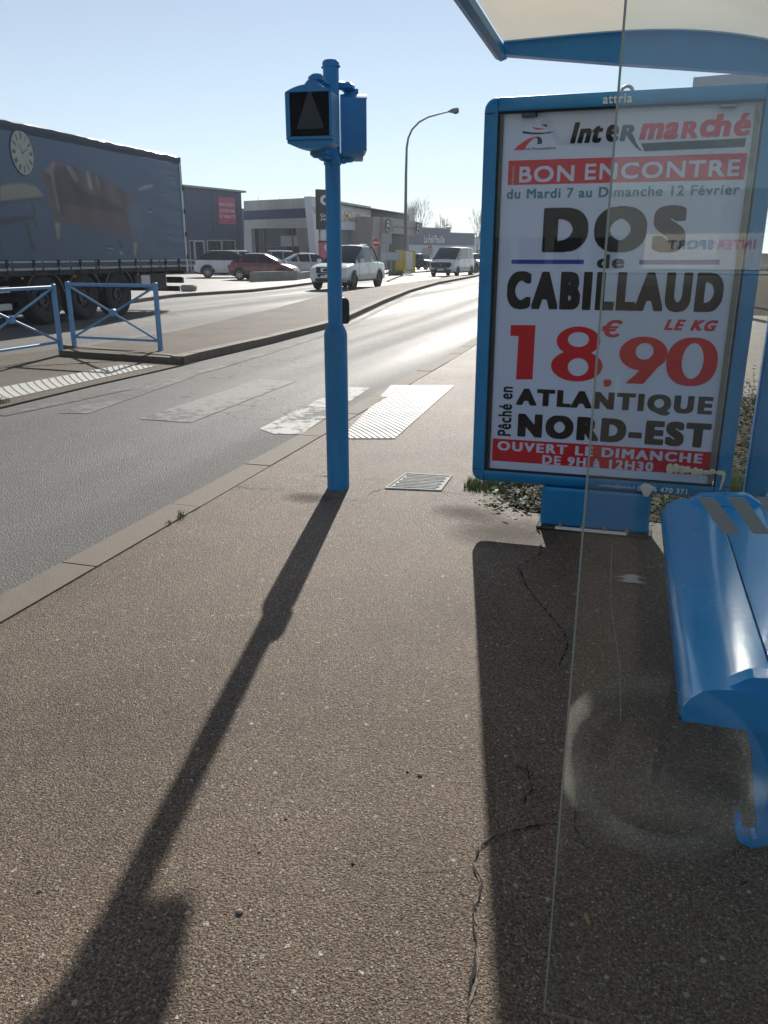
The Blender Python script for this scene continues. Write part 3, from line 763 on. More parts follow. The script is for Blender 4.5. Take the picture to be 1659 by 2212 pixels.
# ---------------------------------------------------------------- signal pole
def signal():
    base = gz(731, 1053, PAV)
    dist = base.length
    root = empty('pedestrian_signal', base, 0, 'blue pedestrian signal pole with two blue lamp boxes standing on the near pavement', 'traffic light')
    zs = lambda y, x=722: gv(x, y, base.y).z - PAV
    z_sh0, z_sh1, z_top = zs(722), zs(698), zs(131)
    rw = .0705; rn = .0437
    mb = MB()
    mb.lathe([(rw, 0), (rw, z_sh0), (rw * .93, z_sh0 + .02), (rn * 1.12, z_sh1 - .012), (rn, z_sh1), (rn, z_top - .015)], 'blue_post_paint', 32)
    mb.build('pole', root)
    mb = MB(); mb.lathe([(rn, z_top - .034), (rn + .003, z_top - .032), (rn + .003, z_top - .008), (rn - .006, z_top + .002), (0, z_top + .004)], 'blue_post_paint', 28)
    for a in (0, math.pi): mb.box((math.cos(a) * (rn + .006), 0, z_top - .03), (.009, .009, .009), 'black_plastic')
    mb.build('cap', root)
    # push button box behind the pole
    yaw = R(YAW)
    mb = MB(); zc = zs(673) 
    M = Matrix.Translation((math.cos(yaw) * .048 - .02, math.sin(yaw) * .048 + .05, zc)) @ Matrix.Rotation(yaw + R(20), 4, 'Z')
    prof = [(-.07, 0), (.0, .012), (.05, .01), (.075, 0)]
    mb.prism([(-.03, -.075), (.022, -.075), (.034, -.062), (.034, .045), (.028, .066), (.012, .078), (-.03, .078)], -.025, .03, 'black_plastic', fn=lambda a, b, h: (a, h, b), M=M)
    mb.build('push_button', root)
    # lamp boxes
    def head(cx_px, y0, y1, w, depth, rot, off, pict, rim=False):
        kd = 1 + off.dot(fwd) / 5.0; hz = CAM_H - PAV
        zt, zb_ = hz + (zs(y0) - hz) * kd, hz + (zs(y1) - hz) * kd
        h = zt - zb_
        T = Matrix.Translation(off + Vector((0, 0, zb_))) @ Matrix.Rotation(rot, 4, 'Z')
        # local: x across, -y towards the viewer, z up; arched top and bottom
        n = 10
        top = [(-w / 2 + w * i / n, h - .035 * (2 * i / n - 1) ** 2) for i in range(n + 1)]
        bot = [(w / 2 - w * i / n, .028 * (1 - (1 - 2 * i / n) ** 2) * -1 + .02) for i in range(n + 1)]
        outline = [(-w / 2, .02)] + [(x, z) for x, z in top] + [(w / 2, .02)] + bot[1:-1]
        body = MB()
        body.prism(outline, -depth / 2, depth / 2, 'blue_paint', fn=lambda a, b, hh: (a, hh, b), M=T)
        # cap domes over the box
        body.prism([(-.032, h - .012), (-.03, h + .012), (-.014, h + .028), (.02, h + .030), (.042, h + .018), (.055, h - .012)], -.04, .04, 'blue_paint', fn=lambda a, b, hh: (a, hh, b), M=T)
        hd = body.build('signal_head', root)
        # front frame and hollow with screen
        fr = MB(); y = -depth / 2
        sw, s0, s1 = w * .405, .05, h - .035
        L_ = [(-w / 2 + .008, s0), (-sw, s0), (-sw, s1), (-w / 2 + .008, s1)]
        def slab(poly, h0, h1, m): fr.prism(poly, h0, h1, m, fn=lambda a, b, hh: (a, hh, b), M=T)
        slab([(-w / 2, .035), (w / 2, .035), (w / 2, s0), (-w / 2, s0)], y - .018, y, 'blue_paint')
        slab([(-w / 2, s1), (w / 2, s1)] + [(x, z) for x, z in reversed(top)], y - .022, y, 'blue_paint')
        slab([(-w / 2, s0 + .002), (-sw, s0 + .002), (-sw, s1 - .002), (-w / 2, s1 - .002)], y - .018, y, 'blue_paint')
        slab([(sw + .01, s0 + .002), (w / 2, s0 + .002), (w / 2, s1 - .002), (sw + .01, s1 - .002)], y - .02, y, 'blue_paint')
        fr.build('visor', hd)
        sc = MB()
        sc.prism([(-sw + .001, s0 + .001), (sw + .009, s0 + .001), (sw + .009, s1 - .001), (-sw + .001, s1 - .001)], y - .012, y - .003, 'dark_screen', fn=lambda a, b, hh: (a, hh, b), M=T)
        so_ = sc.build('screen', hd)
        if pict:
            t = MB(); cx = .006; zb2 = s0 + .035; k_ = .74
            t.prism([(cx + a * k_, zb2 + b * k_ * 1.12) for a, b in ((-.098, .008), (-.092, 0), (.09, 0), (.1, .012), (.094, .028), (.006, .22), (-.004, .22))], y - .016, y - .0125, 'grey_lens', fn=lambda a, b, hh: (a, hh, b), M=T)
            t.build('triangle', hd)
        return T, h
    right = Vector((math.cos(yaw), math.sin(yaw), 0)); fwd = Vector((-math.sin(yaw), math.cos(yaw), 0))
    head(679, 189, 321, .25, .14, R(6), right * -.084 + fwd * -.25, True)
    head(756, 204, 345, .25, .125, R(111), right * .106 + fwd * .10, False)
    # arms that clamp the boxes to the pole
    for z, dz in ((zs(343), .02), (zs(182), -.005)):
        for off in (right * -.08 + fwd * -.19, right * .10 + fwd * .07):
            q = off * .62; mb = MB()
            mb.tube([(0, 0, z), (q.x, q.y, z), (off.x, off.y, z + dz)], [.02, .024, .02], 'blue_paint', 10)
            mb.bbox((off.x * .85, off.y * .85, z + dz * .5), (.08, .07, .045), 'blue_paint', b=.015)
            mb.build('bracket', root)
    mb = MB()
    mb.lathe([(rn + .006, zs(352) - .01), (rn + .006, zs(352) + .05)], 'blue_paint', 24)
    mb.build('collar', root)
signal()

# ---------------------------------------------------------------- barriers
def barrier(a, b, label, zb):
    a, b = Vector(a), Vector(b); L_ = (b - a).length; d = (b - a) / L_
    root = empty('pedestrian_barrier', a, math.atan2(d.y, d.x), label, 'barrier', 'blue crossed barriers on the island')
    H_ = 1.03; r = .030
    for x in (0, L_):
        mb = MB(); mb.bbox((x, 0, (H_ - .08) / 2), (r * 2, r * 2, H_ + .08), 'barrier_paint', b=.008)
        mb.build('post', root)
    for z, rr in ((H_ - .045, .024), (.20, .018)):
        mb = MB(); mb.bbox((L_ / 2, 0, z), (L_ - .065, rr * 2, rr * 2), 'barrier_paint', b=.008); mb.build('rail', root)
    for s_ in (1, -1):
        mb = MB(); z0, z1 = (.22, H_ - .075) if s_ > 0 else (H_ - .075, .22)
        mb.tube([(.05, 0.013 * s_, z0), (L_ - .05, 0.013 * s_, z1)], .017, 'barrier_paint', 10); mb.build('brace', root)
    mb = MB(); M = Matrix.Translation((L_ / 2, 0, (.22 + H_ - .075) / 2)) @ Matrix.Rotation(R(90), 4, 'X')
    mb.lathe([(0, -.04), (.05, -.04), (.055, -.03), (.055, .03), (.05, .04), (0, .04)], 'barrier_paint', 16, M)
    mb.build('boss', root)
pA0, pA1 = gz(162, 756, .04), gz(348, 769, .02)
barrier(pA0, pA1, 'blue barrier beside the median nose, its whole crossed frame in view', .03)
pB1 = gz(133, 768, .02); pBm = gz(43, 690, .6)
dB = (Vector((pBm.x, pBm.y, .02)) - pB1).normalized()
barrier(pB1 + dB * 1.85, pB1, 'blue barrier in front of the trailer, cut off by the left edge of the photo', .02)

# ================================================================== SHELTER, POSTER PANEL, BENCH
PU0, PV, PZ0, PW, PH = -.683, 4.224, .337, 1.16, 1.762
def panel():
    root = empty('poster_billboard', (PU0 + .59, PV, PAV), 0, 'tall blue framed billboard with a red and black price poster beside the shelter', 'billboard')
    o = root.location
    W = lambda x, y, z: (PU0 + x - o.x, PV + y - o.y, z - o.z)       # panel coordinates -> child space
    # frame: rounded rectangle with a rectangular hole
    x0, x1, z0, z1 = -.082, 1.245, .262, 2.172
    ix0, ix1, iz0, iz1 = -.008, PW + .012, PZ0 - .006, PZ0 + PH + .004
    def rr(x0, x1, z0, z1, r, n=6):
        pts = []
        for cx, cz, a0 in ((x1 - r, z1 - r, 0), (x0 + r, z1 - r, 90), (x0 + r, z0 + r, 180), (x1 - r, z0 + r, 270)):
            for k in range(n + 1):
                a = R(a0 + 90 * k / n); pts.append((cx + r * math.cos(a), cz + r * math.sin(a)))
        return pts
    out = rr(x0, x1, z0, z1, .06); inn = rr(ix0, ix1, iz0, iz1, .004)
    mb = MB(); n = len(out)
    rings = []
    for (poly, y) in ((inn, .0), (inn, -.022), (rr(ix0 - .012, ix1 + .012, iz0 - .012, iz1 + .012, .01), -.026), (rr(x0 + .022, x1 - .022, z0 + .022, z1 - .022, .045), -.018), (rr(x0 + .006, x1 - .006, z0 + .006, z1 - .006, .056), -.002), (out, .03), (out, .11), (rr(x0 + .02, x1 - .02, z0 + .02, z1 - .02, .045), .135), (inn, .135), (inn, .02)):
        rings.append([W(p[0], y, p[1]) for p in poly])
    vs = [p for r_ in rings for p in r_]; fs = []
    for i in range(len(rings) - 1):
        for k in range(n): fs.append((i * n + k, (i + 1) * n + k, (i + 1) * n + (k + 1) % n, i * n + (k + 1) % n))
    mb.add(vs, fs, 'blue_paint', smooth=True)
    # corner joints
    for xx, zz, hor in ((x0 + .074, z1 - .04, 0), (x0 + .074, z0 + .04, 0), (x1 - .078, z1 - .04, 0), (x1 - .078, z0 + .04, 0)):
        mb.box(W(xx, -.0235, zz), (.0025, .006, .058), 'dark_blue_seam')
    for xx, zz in ((x0 + .037, z1 - .075), (x1 - .037, z1 - .075), (x0 + .037, z0 + .075), (x1 - .037, z0 + .075)):
        mb.box(W(xx, -.0235, zz), (.05, .006, .0025), 'dark_blue_seam')
    fr = mb.build('frame', root, angle=40)
    mb = MB()
    def onf(x0_, x1_, z0_, z1_, y=-.0275): return lambda s_, t_: W(x0_ + (x1_ - x0_) * s_, y, z0_ + (z1_ - z0_) * t_)
    text(mb, 'attria', 'frame_text', onf(.475, .605, 2.112, 2.150, -.0285), .02, spacing=1.1)
    text(mb, 'contact@attria.fr', 'frame_text', onf(.605, .79, .289, .308, -.0285), .004, spacing=1.05)
    text(mb, '06 76 470 371', 'frame_text', onf(.80, 1.04, .286, .312, -.0285), .022, spacing=1.15)
    mb.build('frame_lettering', fr)
    # lifting ring
    mb = MB(); mb.tube([W(.577 + .026 * math.cos(a), .05, z1 - .004 + .026 * math.sin(a)) for a in [math.pi * k / 10 for k in range(11)]], .008, 'galv_metal', 8); mb.build('lifting_ring', root)
    # gasket
    mb = MB()
    for a, b, c, d in ((-.007, .003, PZ0 - .005, PZ0 + PH + .003), (PW + .001, PW + .011, PZ0 - .005, PZ0 + PH + .003)):
        mb.box(W((a + b) / 2, -.008, (c + d) / 2), (b - a, .020, d - c), 'black_rubber')
    mb.box(W(PW / 2, -.008, PZ0 + PH - .001), (PW - .004, .020, .009), 'black_rubber'); mb.box(W(PW / 2, -.008, PZ0 - .001), (PW - .004, .020, .009), 'black_rubber')
    mb.box(W(PW - .014, -.006, PZ0 + PH / 2), (.024, .010, PH - .014), 'print_sand')
    mb.box(W(.012, -.004, PZ0 + PH / 2), (.014, .006, PH - .014), 'grey_lens')
    mb.bbox(W(.14, -.010, PZ0 + PH - .016), (.075, .012, .022), 'black_plastic'); mb.bbox(W(1.02, -.010, PZ0 + PH - .016), (.075, .012, .018), 'galv_metal')
    mb.build('gasket', root)
    # poster
    mb = MB(); mb.box(W(PW / 2, .006, PZ0 + PH / 2), (PW, .004, PH), 'poster_white'); po = mb.build('poster', root)
    lay = [.0]
    def pl(cx, cy, crop):
        x = 999.1 + cx * .39780; y = (162.0 if crop == 5 else 540.0) + cy * .39780
        p = gv(x, y, PV); return p.x - PU0, p.z
    tx = MB()
    def flat(pts, m, crop, y=0.0025):
        q = [W(*((pl(*p, crop))[:1]), y, pl(*p, crop)[1]) for p in pts]
        tx.add(q, [tuple(range(len(q)))], m)
    def line(body, m, L_, Rr, crop, y=.0012, **k):
        (lx, lt, lb), (rx_, rt, rb) = L_, Rr
        a, b = pl(lx, lt, crop), pl(lx, lb, crop); c, d = pl(rx_, rt, crop), pl(rx_, rb, crop)
        X0, X1 = (a[0] + b[0]) / 2, (c[0] + d[0]) / 2; T_, B_ = (a[1] + c[1]) / 2, (b[1] + d[1]) / 2
        text(tx, body, m, lambda s_, t_: W(X0 + (X1 - X0) * s_, y, B_ + (T_ - B_) * t_), **k)
    # musketeer emblem
    flat([(275, 408), (300, 385), (330, 362), (362, 343), (395, 334), (404, 336), (380, 349), (357, 372), (340, 396), (334, 407)], 'poster_red', 5)
    flat([(396, 334), (415, 334), (428, 342), (432, 356), (430, 374), (403, 375), (408, 360), (406, 346), (398, 338)], 'poster_black', 5)
    flat([(325, 303), (332, 304), (380, 312), (440, 312), (478, 308), (502, 303), (470, 315), (430, 321), (385, 322), (345, 319), (326, 317)], 'poster_black', 5)
    flat([(380, 278), (388, 283), (415, 288), (447, 290), (430, 295), (405, 296), (384, 290)], 'poster_pink_red', 5)
    flat([(424, 272), (440, 268), (457, 269), (459, 276), (453, 282), (449, 276), (438, 273)], 'poster_black', 5)
    line('Les Mousquetaires', 'poster_black', (341, 393, 412), (506, 388, 405), 5, rx=.012, spacing=1.0)
    for t, m, l, r_, sh in (('Int', 'poster_black', (586, 257, 374), (775, 250, 367), .14), ('e', 'poster_black', (778, 270, 363), (850, 267, 360), .05), ('R', 'poster_black', (856, 272, 360), (952, 268, 355), .12),
                            ('ma', 'poster_pink_red', (960, 264, 354), (1186, 254, 347), .08), ('R', 'poster_pink_red', (1188, 253, 346), (1290, 249, 341), .12), ('c', 'poster_pink_red', (1286, 244, 340), (1376, 240, 336), .1), ('h', 'poster_pink_red', (1366, 212, 336), (1468, 208, 332), .14), ('é', 'poster_pink_red', (1474, 208, 331), (1572, 204, 328), .1)):
        line(t, m, l, r_, 5, rx=.052, ry=.026 if t in 'eé' else .036, spacing=1.12, shear=sh)
    flat([(905, 350), (930, 345), (958, 392), (976, 412), (962, 409), (938, 390)], 'poster_black', 5)
    flat([(970, 371), (1541, 342), (1532, 390), (988, 414)], 'poster_black', 5)
    # the bands are printed round their letters, which stay bare paper
    def band(quad, lines, crop, upright):
        P4 = [pl(*p, crop) for p in quad]
        X0, X1 = (P4[0][0] + P4[3][0]) / 2, (P4[1][0] + P4[2][0]) / 2; T_, B_ = (P4[0][1] + P4[1][1]) / 2, (P4[2][1] + P4[3][1]) / 2
        def rect(a, b, c, d): tx.add([W(a, .0025, b), W(c, .0025, b), W(c, .0025, d), W(a, .0025, d)], [(0, 1, 2, 3)], 'poster_red')
        boxes = []
        for body, L_, Rr, k in lines:
            a, b = pl(L_[0], L_[1], crop), pl(L_[0], L_[2], crop); c, d = pl(Rr[0], Rr[1], crop), pl(Rr[0], Rr[2], crop)
            boxes.append((body, (a[0] + b[0]) / 2, (b[1] + d[1]) / 2, (c[0] + d[0]) / 2, (a[1] + c[1]) / 2, k))
        cur = X0 if upright else T_
        for body, x0, z0, x1, z1, k in boxes:
            if upright: rect(cur, B_, x0, T_); rect(x0, B_, x1, z0); rect(x0, z1, x1, T_); cur = x1
            else: rect(X0, z1, X1, cur); rect(X0, z0, x0, z1); rect(x1, z0, X1, z1); cur = z0
            vs, fs = text_faces_inv(glyph_field(body, k.get('rx', .02), k.get('ry', .02), k.get('spacing', 1.05)))
            tx.add([W(x0 + (x1 - x0) * a, .0025, z0 + (z1 - z0) * b) for a, b in vs], fs, 'poster_red')
        if upright: rect(cur, B_, X1, T_)
        else: rect(X0, B_, X1, cur)
    band([(248, 487), (1551, 399), (1527, 561), (245, 603)], [('BON', (308, 496, 583), (607, 490, 577), dict(rx=.022, ry=.03, spacing=1.12)), ('ENCONTRE', (665, 487, 573), (1508, 450, 545), dict(rx=.022, ry=.03, spacing=1.12))], 5, True)
    line('Les Mousquetaires', 'poster_white', (267, 497, 597), (284, 497, 597), 5, rx=.005, rot=True)
    line('du Mardi 7 au Dimanche 12 Février', 'poster_teal', (240, 615, 674), (1506, 594, 648), 5, rx=.030, ry=.022, spacing=1.12)
    line('DOS', 'poster_black', (436, 722, 963), (1215, 700, 962), 5, rx=.085, ry=.062, spacing=1.36)
    line('de', 'poster_black', (731, 975, 1050), (879, 975, 1050), 5, rx=.045, ry=.03, spacing=1.15)
    flat([(265, 1003), (660, 1003), (658, 1027), (265, 1025)], 'poster_blue', 5); flat([(960, 1004), (1397, 1003), (1395, 1030), (960, 1029)], 'poster_blue', 5)
    line('CABILLAUD', 'poster_black', (242, 118, 327), (1416, 120, 338), 6, rx=.082, ry=.05, spacing=1.30)
    # prices in heavy figures
    def fig(poly, m): flat(poly, m, 6, .0022)
    fig([(262, 408), (396, 408), (379, 703), (290, 703), (304, 468), (259, 466)], 'poster_red')
    def disc(name, fld):
        yy, xx = np.mgrid[0:96, 0:80]; f = fld(xx / 79.0, 1 - yy / 95.0)[::-1]
        _TXT[(name, 0, 0, 1)] = np.clip(.5 + f * 22, 0, 1)
    ell = lambda x, y, cx, cy, a, b: (1 - np.sqrt(((x - cx) / a) ** 2 + ((y - cy) / b) ** 2)) * np.minimum(a, b)
    def eight(x, y): return np.minimum(np.maximum(ell(x, y, .5, .735, .42, .262), ell(x, y, .5, .285, .5, .285)), -np.maximum(ell(x, y, .5, .765, .205, .135), ell(x, y, .53, .265, .20, .165)))
    def nine(x, y):
        o_ = ell(x, y, .5, .64, .5, .36)
        d = np.minimum(np.minimum((x - (.18 + .62 * (y / .62))) * .9, ((.56 + .46 * (y / .62)) - x) * .9), np.minimum(y + .02, .66 - y))
        return np.minimum(np.maximum(o_, d), -ell(x, y, .52, .69, .185, .175))
    def zero(x, y):
        u = np.abs((x - .5) / .5) ** 2.3 + np.abs((y - .5) / .5) ** 2.3
        return np.minimum((1 - u ** .435) * .5, -ell(x, y, .515, .52, .21, .365))
    disc('8', eight); disc('9', nine); disc('0', zero)
    def line0(t, l, r_):
        a, b = pl(l[0], l[1], 6), pl(r_[0], r_[2], 6); vs, fs = text_faces(_TXT[(t, 0, 0, 1)])
        tx.add([W(a[0] + (b[0] - a[0]) * s_, .0012, b[1] + (a[1] - b[1]) * t_) for s_, t_ in vs], fs, 'poster_red')
    line0('8', (496, 413, 718), (751, 413, 718)); line0('9', (862, 468, 733), (1098, 468, 733)); line0('0', (1123, 473, 744), (1367, 473, 744))
    line(',', 'poster_red', (766, 703, 743), (808, 703, 743), 6, rx=.06)
    line('€', 'poster_red', (748, 380, 474), (870, 380, 474), 6, rx=.03, ry=.02, shear=.15)
    line('LE KG', 'poster_pink_red', (1094, 378, 438), (1391, 380, 441), 6, rx=.055, ry=.045, spacing=1.25, shear=.08)
    line('Pêché en', 'poster_black', (195, 742, 1012), (268, 742, 1008), 6, rx=.028, ry=.02, spacing=1.1, rot=True)
    line('ATLANTIQUE', 'poster_black', (293, 752, 862), (1358, 793, 908), 6, rx=.075, ry=.05, spacing=1.28)
    line('NORD-EST', 'poster_black', (299, 893, 1018), (1349, 933, 1073), 6, rx=.085, ry=.055, spacing=1.30)
    band([(163, 1025), (1363, 1097), (1348, 1225), (160, 1146)], [('OUVERT LE DIMANCHE', (190, 1040, 1088), (1303, 1105, 1160), dict(rx=.050, ry=.035, spacing=1.25)), ('DE 9H à 12H30', (433, 1118, 1162), (1035, 1150, 1204), dict(rx=.050, ry=.035, spacing=1.25))], 6, False)
    tx.build('lettering', po)
    # glass front and clear back
    mb = MB(); mb.box(W(PW / 2, -.016, PZ0 + PH / 2), (PW - .004, .004, PH - .004), 'panel_glass'); mb.build('front_glass', root)
    mb = MB(); mb.box(W(PW / 2, .10, PZ0 + PH / 2), (PW - .004, .004, PH - .004), 'panel_glass'); mb.build('back_glass', root)
    # post and foot
    mb = MB(); mb.bbox(W(.592, .045, (.262 + .05) / 2), (.565, .14, .215), 'blue_paint', b=.012)
    po_ = mb.build('post', root)
    mb = MB(); mb.box(W(.592, .045, .041), (.60, .17, .010), 'base_concrete'); mb.box(W(.58, -.040, .047), (.37, .012, .014), 'white_enamel')
    for k in range(4): mb.lathe([(0, .03), (.013, .03), (.013, 0), (.013, 0)], 'galv_metal', 6, Matrix.Translation(W(.42 + .115 * k, -.034, .046)))
    for sx in (-1, 1): mb.prism([(0, .05), (0, .085), (sx * .018, .05)], -.045, -.038, 'white_enamel', fn=lambda a, b, h, sx=sx: W(.592 + sx * .284 + a, h, b))
    mb.build('foot_plate', root)
    # glue smear and torn sticker
    def blob(pts, m, name, crop=6, y=-.0285):
        b = MB(); q = [pl(*p, crop) for p in pts]
        c = (sum(p[0] for p in q) / len(q), sum(p[1] for p in q) / len(q)); N_ = len(q)
        vs = [W(p[0], y, p[1]) for p in q] + [W(c[0] + (p[0] - c[0]) * .6, y - .003, c[1] + (p[1] - c[1]) * .6) for p in q]
        b.add(vs, [(k, (k + 1) % N_, N_ + (k + 1) % N_, N_ + k) for k in range(N_)] + [tuple(range(N_, 2 * N_))], m)
        b.build(name, root)
    smear = [(1105, 1133), (1120, 1150), (1140, 1158), (1160, 1150), (1180, 1165), (1205, 1160), (1230, 1172), (1260, 1166), (1290, 1180), (1330, 1176), (1360, 1188), (1395, 1182), (1420, 1196), (1424, 1225), (1400, 1290), (1388, 1296), (1408, 1215), (1360, 1212), (1320, 1222), (1270, 1212), (1220, 1222), (1180, 1206), (1140, 1215), (1118, 1190), (1118, 1165)]
    # split the smear in a chain of small lumps so that it keeps its concave outline
    for k in range(9):
        a = .5 + k; cx = 1125 + 33 * k; cy = 1178 + 3 * k + random.uniform(-4, 4); rx_, ry_ = random.uniform(18, 26), (30 - 2 * k) * random.uniform(.8, 1.1)
        blob([(cx + rx_ * math.cos(t) * random.uniform(.75, 1.2), cy + ry_ * math.sin(t) * random.uniform(.75, 1.2)) for t in [6.283 * i / 9 for i in range(9)]], 'glue', 'glue_smear', y=-.0285 - .0004 * k)
    blob([(1396, 1188), (1420, 1192), (1426, 1210), (1420, 1240), (1402, 1288), (1388, 1296), (1398, 1260), (1408, 1218)], 'glue', 'glue_smear', y=-.033)
    blob([(966, 1272), (990, 1258), (1015, 1264), (1042, 1280), (1030, 1300), (1008, 1332), (985, 1330), (972, 1300)], 'paper_scrap', 'torn_sticker')
panel()

def shelter():
    root = empty('bus_shelter', (.2, 2.7, PAV), 0, 'blue framed bus shelter with a pale arched translucent roof and clear glass side wall', 'bus shelter')
    o = root.location
    W = lambda x, y, z: (x - o.x, y - o.y, z - o.z)
    # arch: height of the sheet across the shelter
    arch_px = [(1088, 101), (1200, 84), (1330, 78), (1470, 80), (1659, 92)]
    Yf = 4.38
    arch = [gv(x, y, Yf) for x, y in arch_px]
    ax = [(p.x, p.z) for p in arch]
    ax += [(.72, 2.27), (.92, 2.17)]
    low = [gv(x, y, Yf) for x, y in ((1088, 119), (1330, 138), (1659, 160))]
    lo = [(p.x, p.z) for p in low] + [(.72, 2.17), (.92, 2.12)]
    def smooth_arch(t):
        xs = [p[0] for p in ax]; zs = [p[1] for p in ax]
        return float(np.interp(t, xs, zs))
    xs = np.linspace(ax[0][0], ax[-1][0], 22)
    co = np.polyfit([p[0] for p in ax], [p[1] for p in ax], 3)
    za = [float(np.polyval(co, x)) for x in xs]
    Y0, Y1 = .62, 4.36
    mb = MB()
    rows_b = [[W(x, y, z + .012) for x, z in zip(xs, za)] for y in (Y0, 1.6, 2.7, 3.6, Y1)]
    mb.grid(rows_b, 'roof_sheet')
    mb.build('roof', root)
    def arch_beam(y0, y1, name='arch_beam', deep=True):
        mb = MB()
        lz = [float(np.interp(x, [p[0] for p in lo], [p[1] for p in lo])) for x in xs]
        up = list(zip(xs, [z + .03 for z in za])); dn = list(zip(xs, lz if deep else [z - .05 for z in za]))
        poly = up + dn[::-1]
        n = len(up)
        for i in range(n - 1):
            q = [up[i], up[i + 1], dn[i + 1], dn[i]]
            A = [W(a, y0, b) for a, b in q]; B = [W(a, y1, b) for a, b in q]
            mb.add(A + B, [(0, 3, 2, 1), (4, 5, 6, 7), (0, 1, 5, 4), (2, 3, 7, 6)], 'blue_paint')
        mb.build(name, root)
    arch_beam(4.365, 4.43)
    arch_beam(.56, .615)
    arch_beam(2.46, 2.51, 'roof_rib', False)
    # gutter along the front
    mb = MB(); x0 = ax[0][0]
    poly = [(x0 - .050, 2.380), (x0 - .022, 2.366), (x0 + .008, 2.376), (x0 + .008, 2.412), (x0 - .02, 2.43), (x0 - .046, 2.42)]
    mb.prism(poly, .52, 4.45, 'blue_post_paint', fn=lambda a, b, h: W(a, h, b)); mb.build('gutter_beam', root)
    mb = MB(); mb.bbox(W(.92, 2.5, 2.14), (.07, 3.9, .09), 'blue_paint'); mb.build('rear_beam', root)
    # posts at the back
    for y in (4.36, .95):
        mb = MB(); mb.bbox(W(.70, y, 1.11), (.11, .07, 2.16), 'blue_post_paint', b=.012); mb.build('post', root)
    for y in (4.36, .95):
        mb = MB(); mb.box(W(.70, y, PAV + .004), (.2, .2, .008), 'galv_metal'); mb.build('base_plate', root)
    # back wall: glass on metal rails
    mb = MB(); mb.box(W(.755, 2.65, 1.1), (.008, 3.30, 1.62), 'back_glass'); mb.build('back_glass', root)
    for z in (.27, 1.92):
        mb = MB(); mb.bbox(W(.752, 2.65, z), (.04, 3.32, .045), 'light_metal', b=.008); mb.build('glass_rail', root)
    for y in (1.2, 2.0, 2.9, 3.9):
        mb = MB(); mb.lathe([(0, -.03), (.02, -.03), (.02, .03), (0, .03)], 'galv_metal', 10, Matrix.Translation(W(.72, y, .30)) @ Matrix.Rotation(R(90), 4, 'Y'))
        mb.build('clamp', root)
    # glass end wall towards the camera
    GY = 1.23
    g0 = gv(1185, 2212, GY); xe = -.040
    mb = MB(); mb.box(W((xe + .66) / 2, GY, 1.09), (.66 - xe, .008, 2.10), 'shelter_glass'); gl_ = mb.build('side_glass', root)
    mb = MB(); mb.box(W(xe - .0015, GY, 1.09), (.003, .009, 2.10), 'glass_edge'); mb.build('glass_edge', root)
    for k in range(7):
        px0 = 1505 + 64 * k
        q = [gv(px0 + dx, y, GY - .0055) for dx, y in ((0, 1073), (40, 1076), (96, 1154), (58, 1153))]
        if max(p.x for p in q) > .65: break
        b = MB(); b.prism([(p.x, p.z) for p in q], GY - .0058, GY - .0045, 'sticker_grey', fn=lambda a, c, h: W(a, h, c)); b.build('warning_sticker', gl_)
    b = MB()
    pts = [gv(x, y, GY - .0055) for x, y in ((1322, 1175), (1318, 1300), (1328, 1370), (1340, 1440), (1340, 1560))]
    b.tube([W(*p) for p in pts], .0007, 'glass_edge', 4); b.build('scratch', gl_)
    for z in (.5, 1.7):
        b = MB(); b.bbox(W(.672, GY, z), (.035, .045, .07), 'galv_metal'); b.build('glass_clamp', root)
shelter()

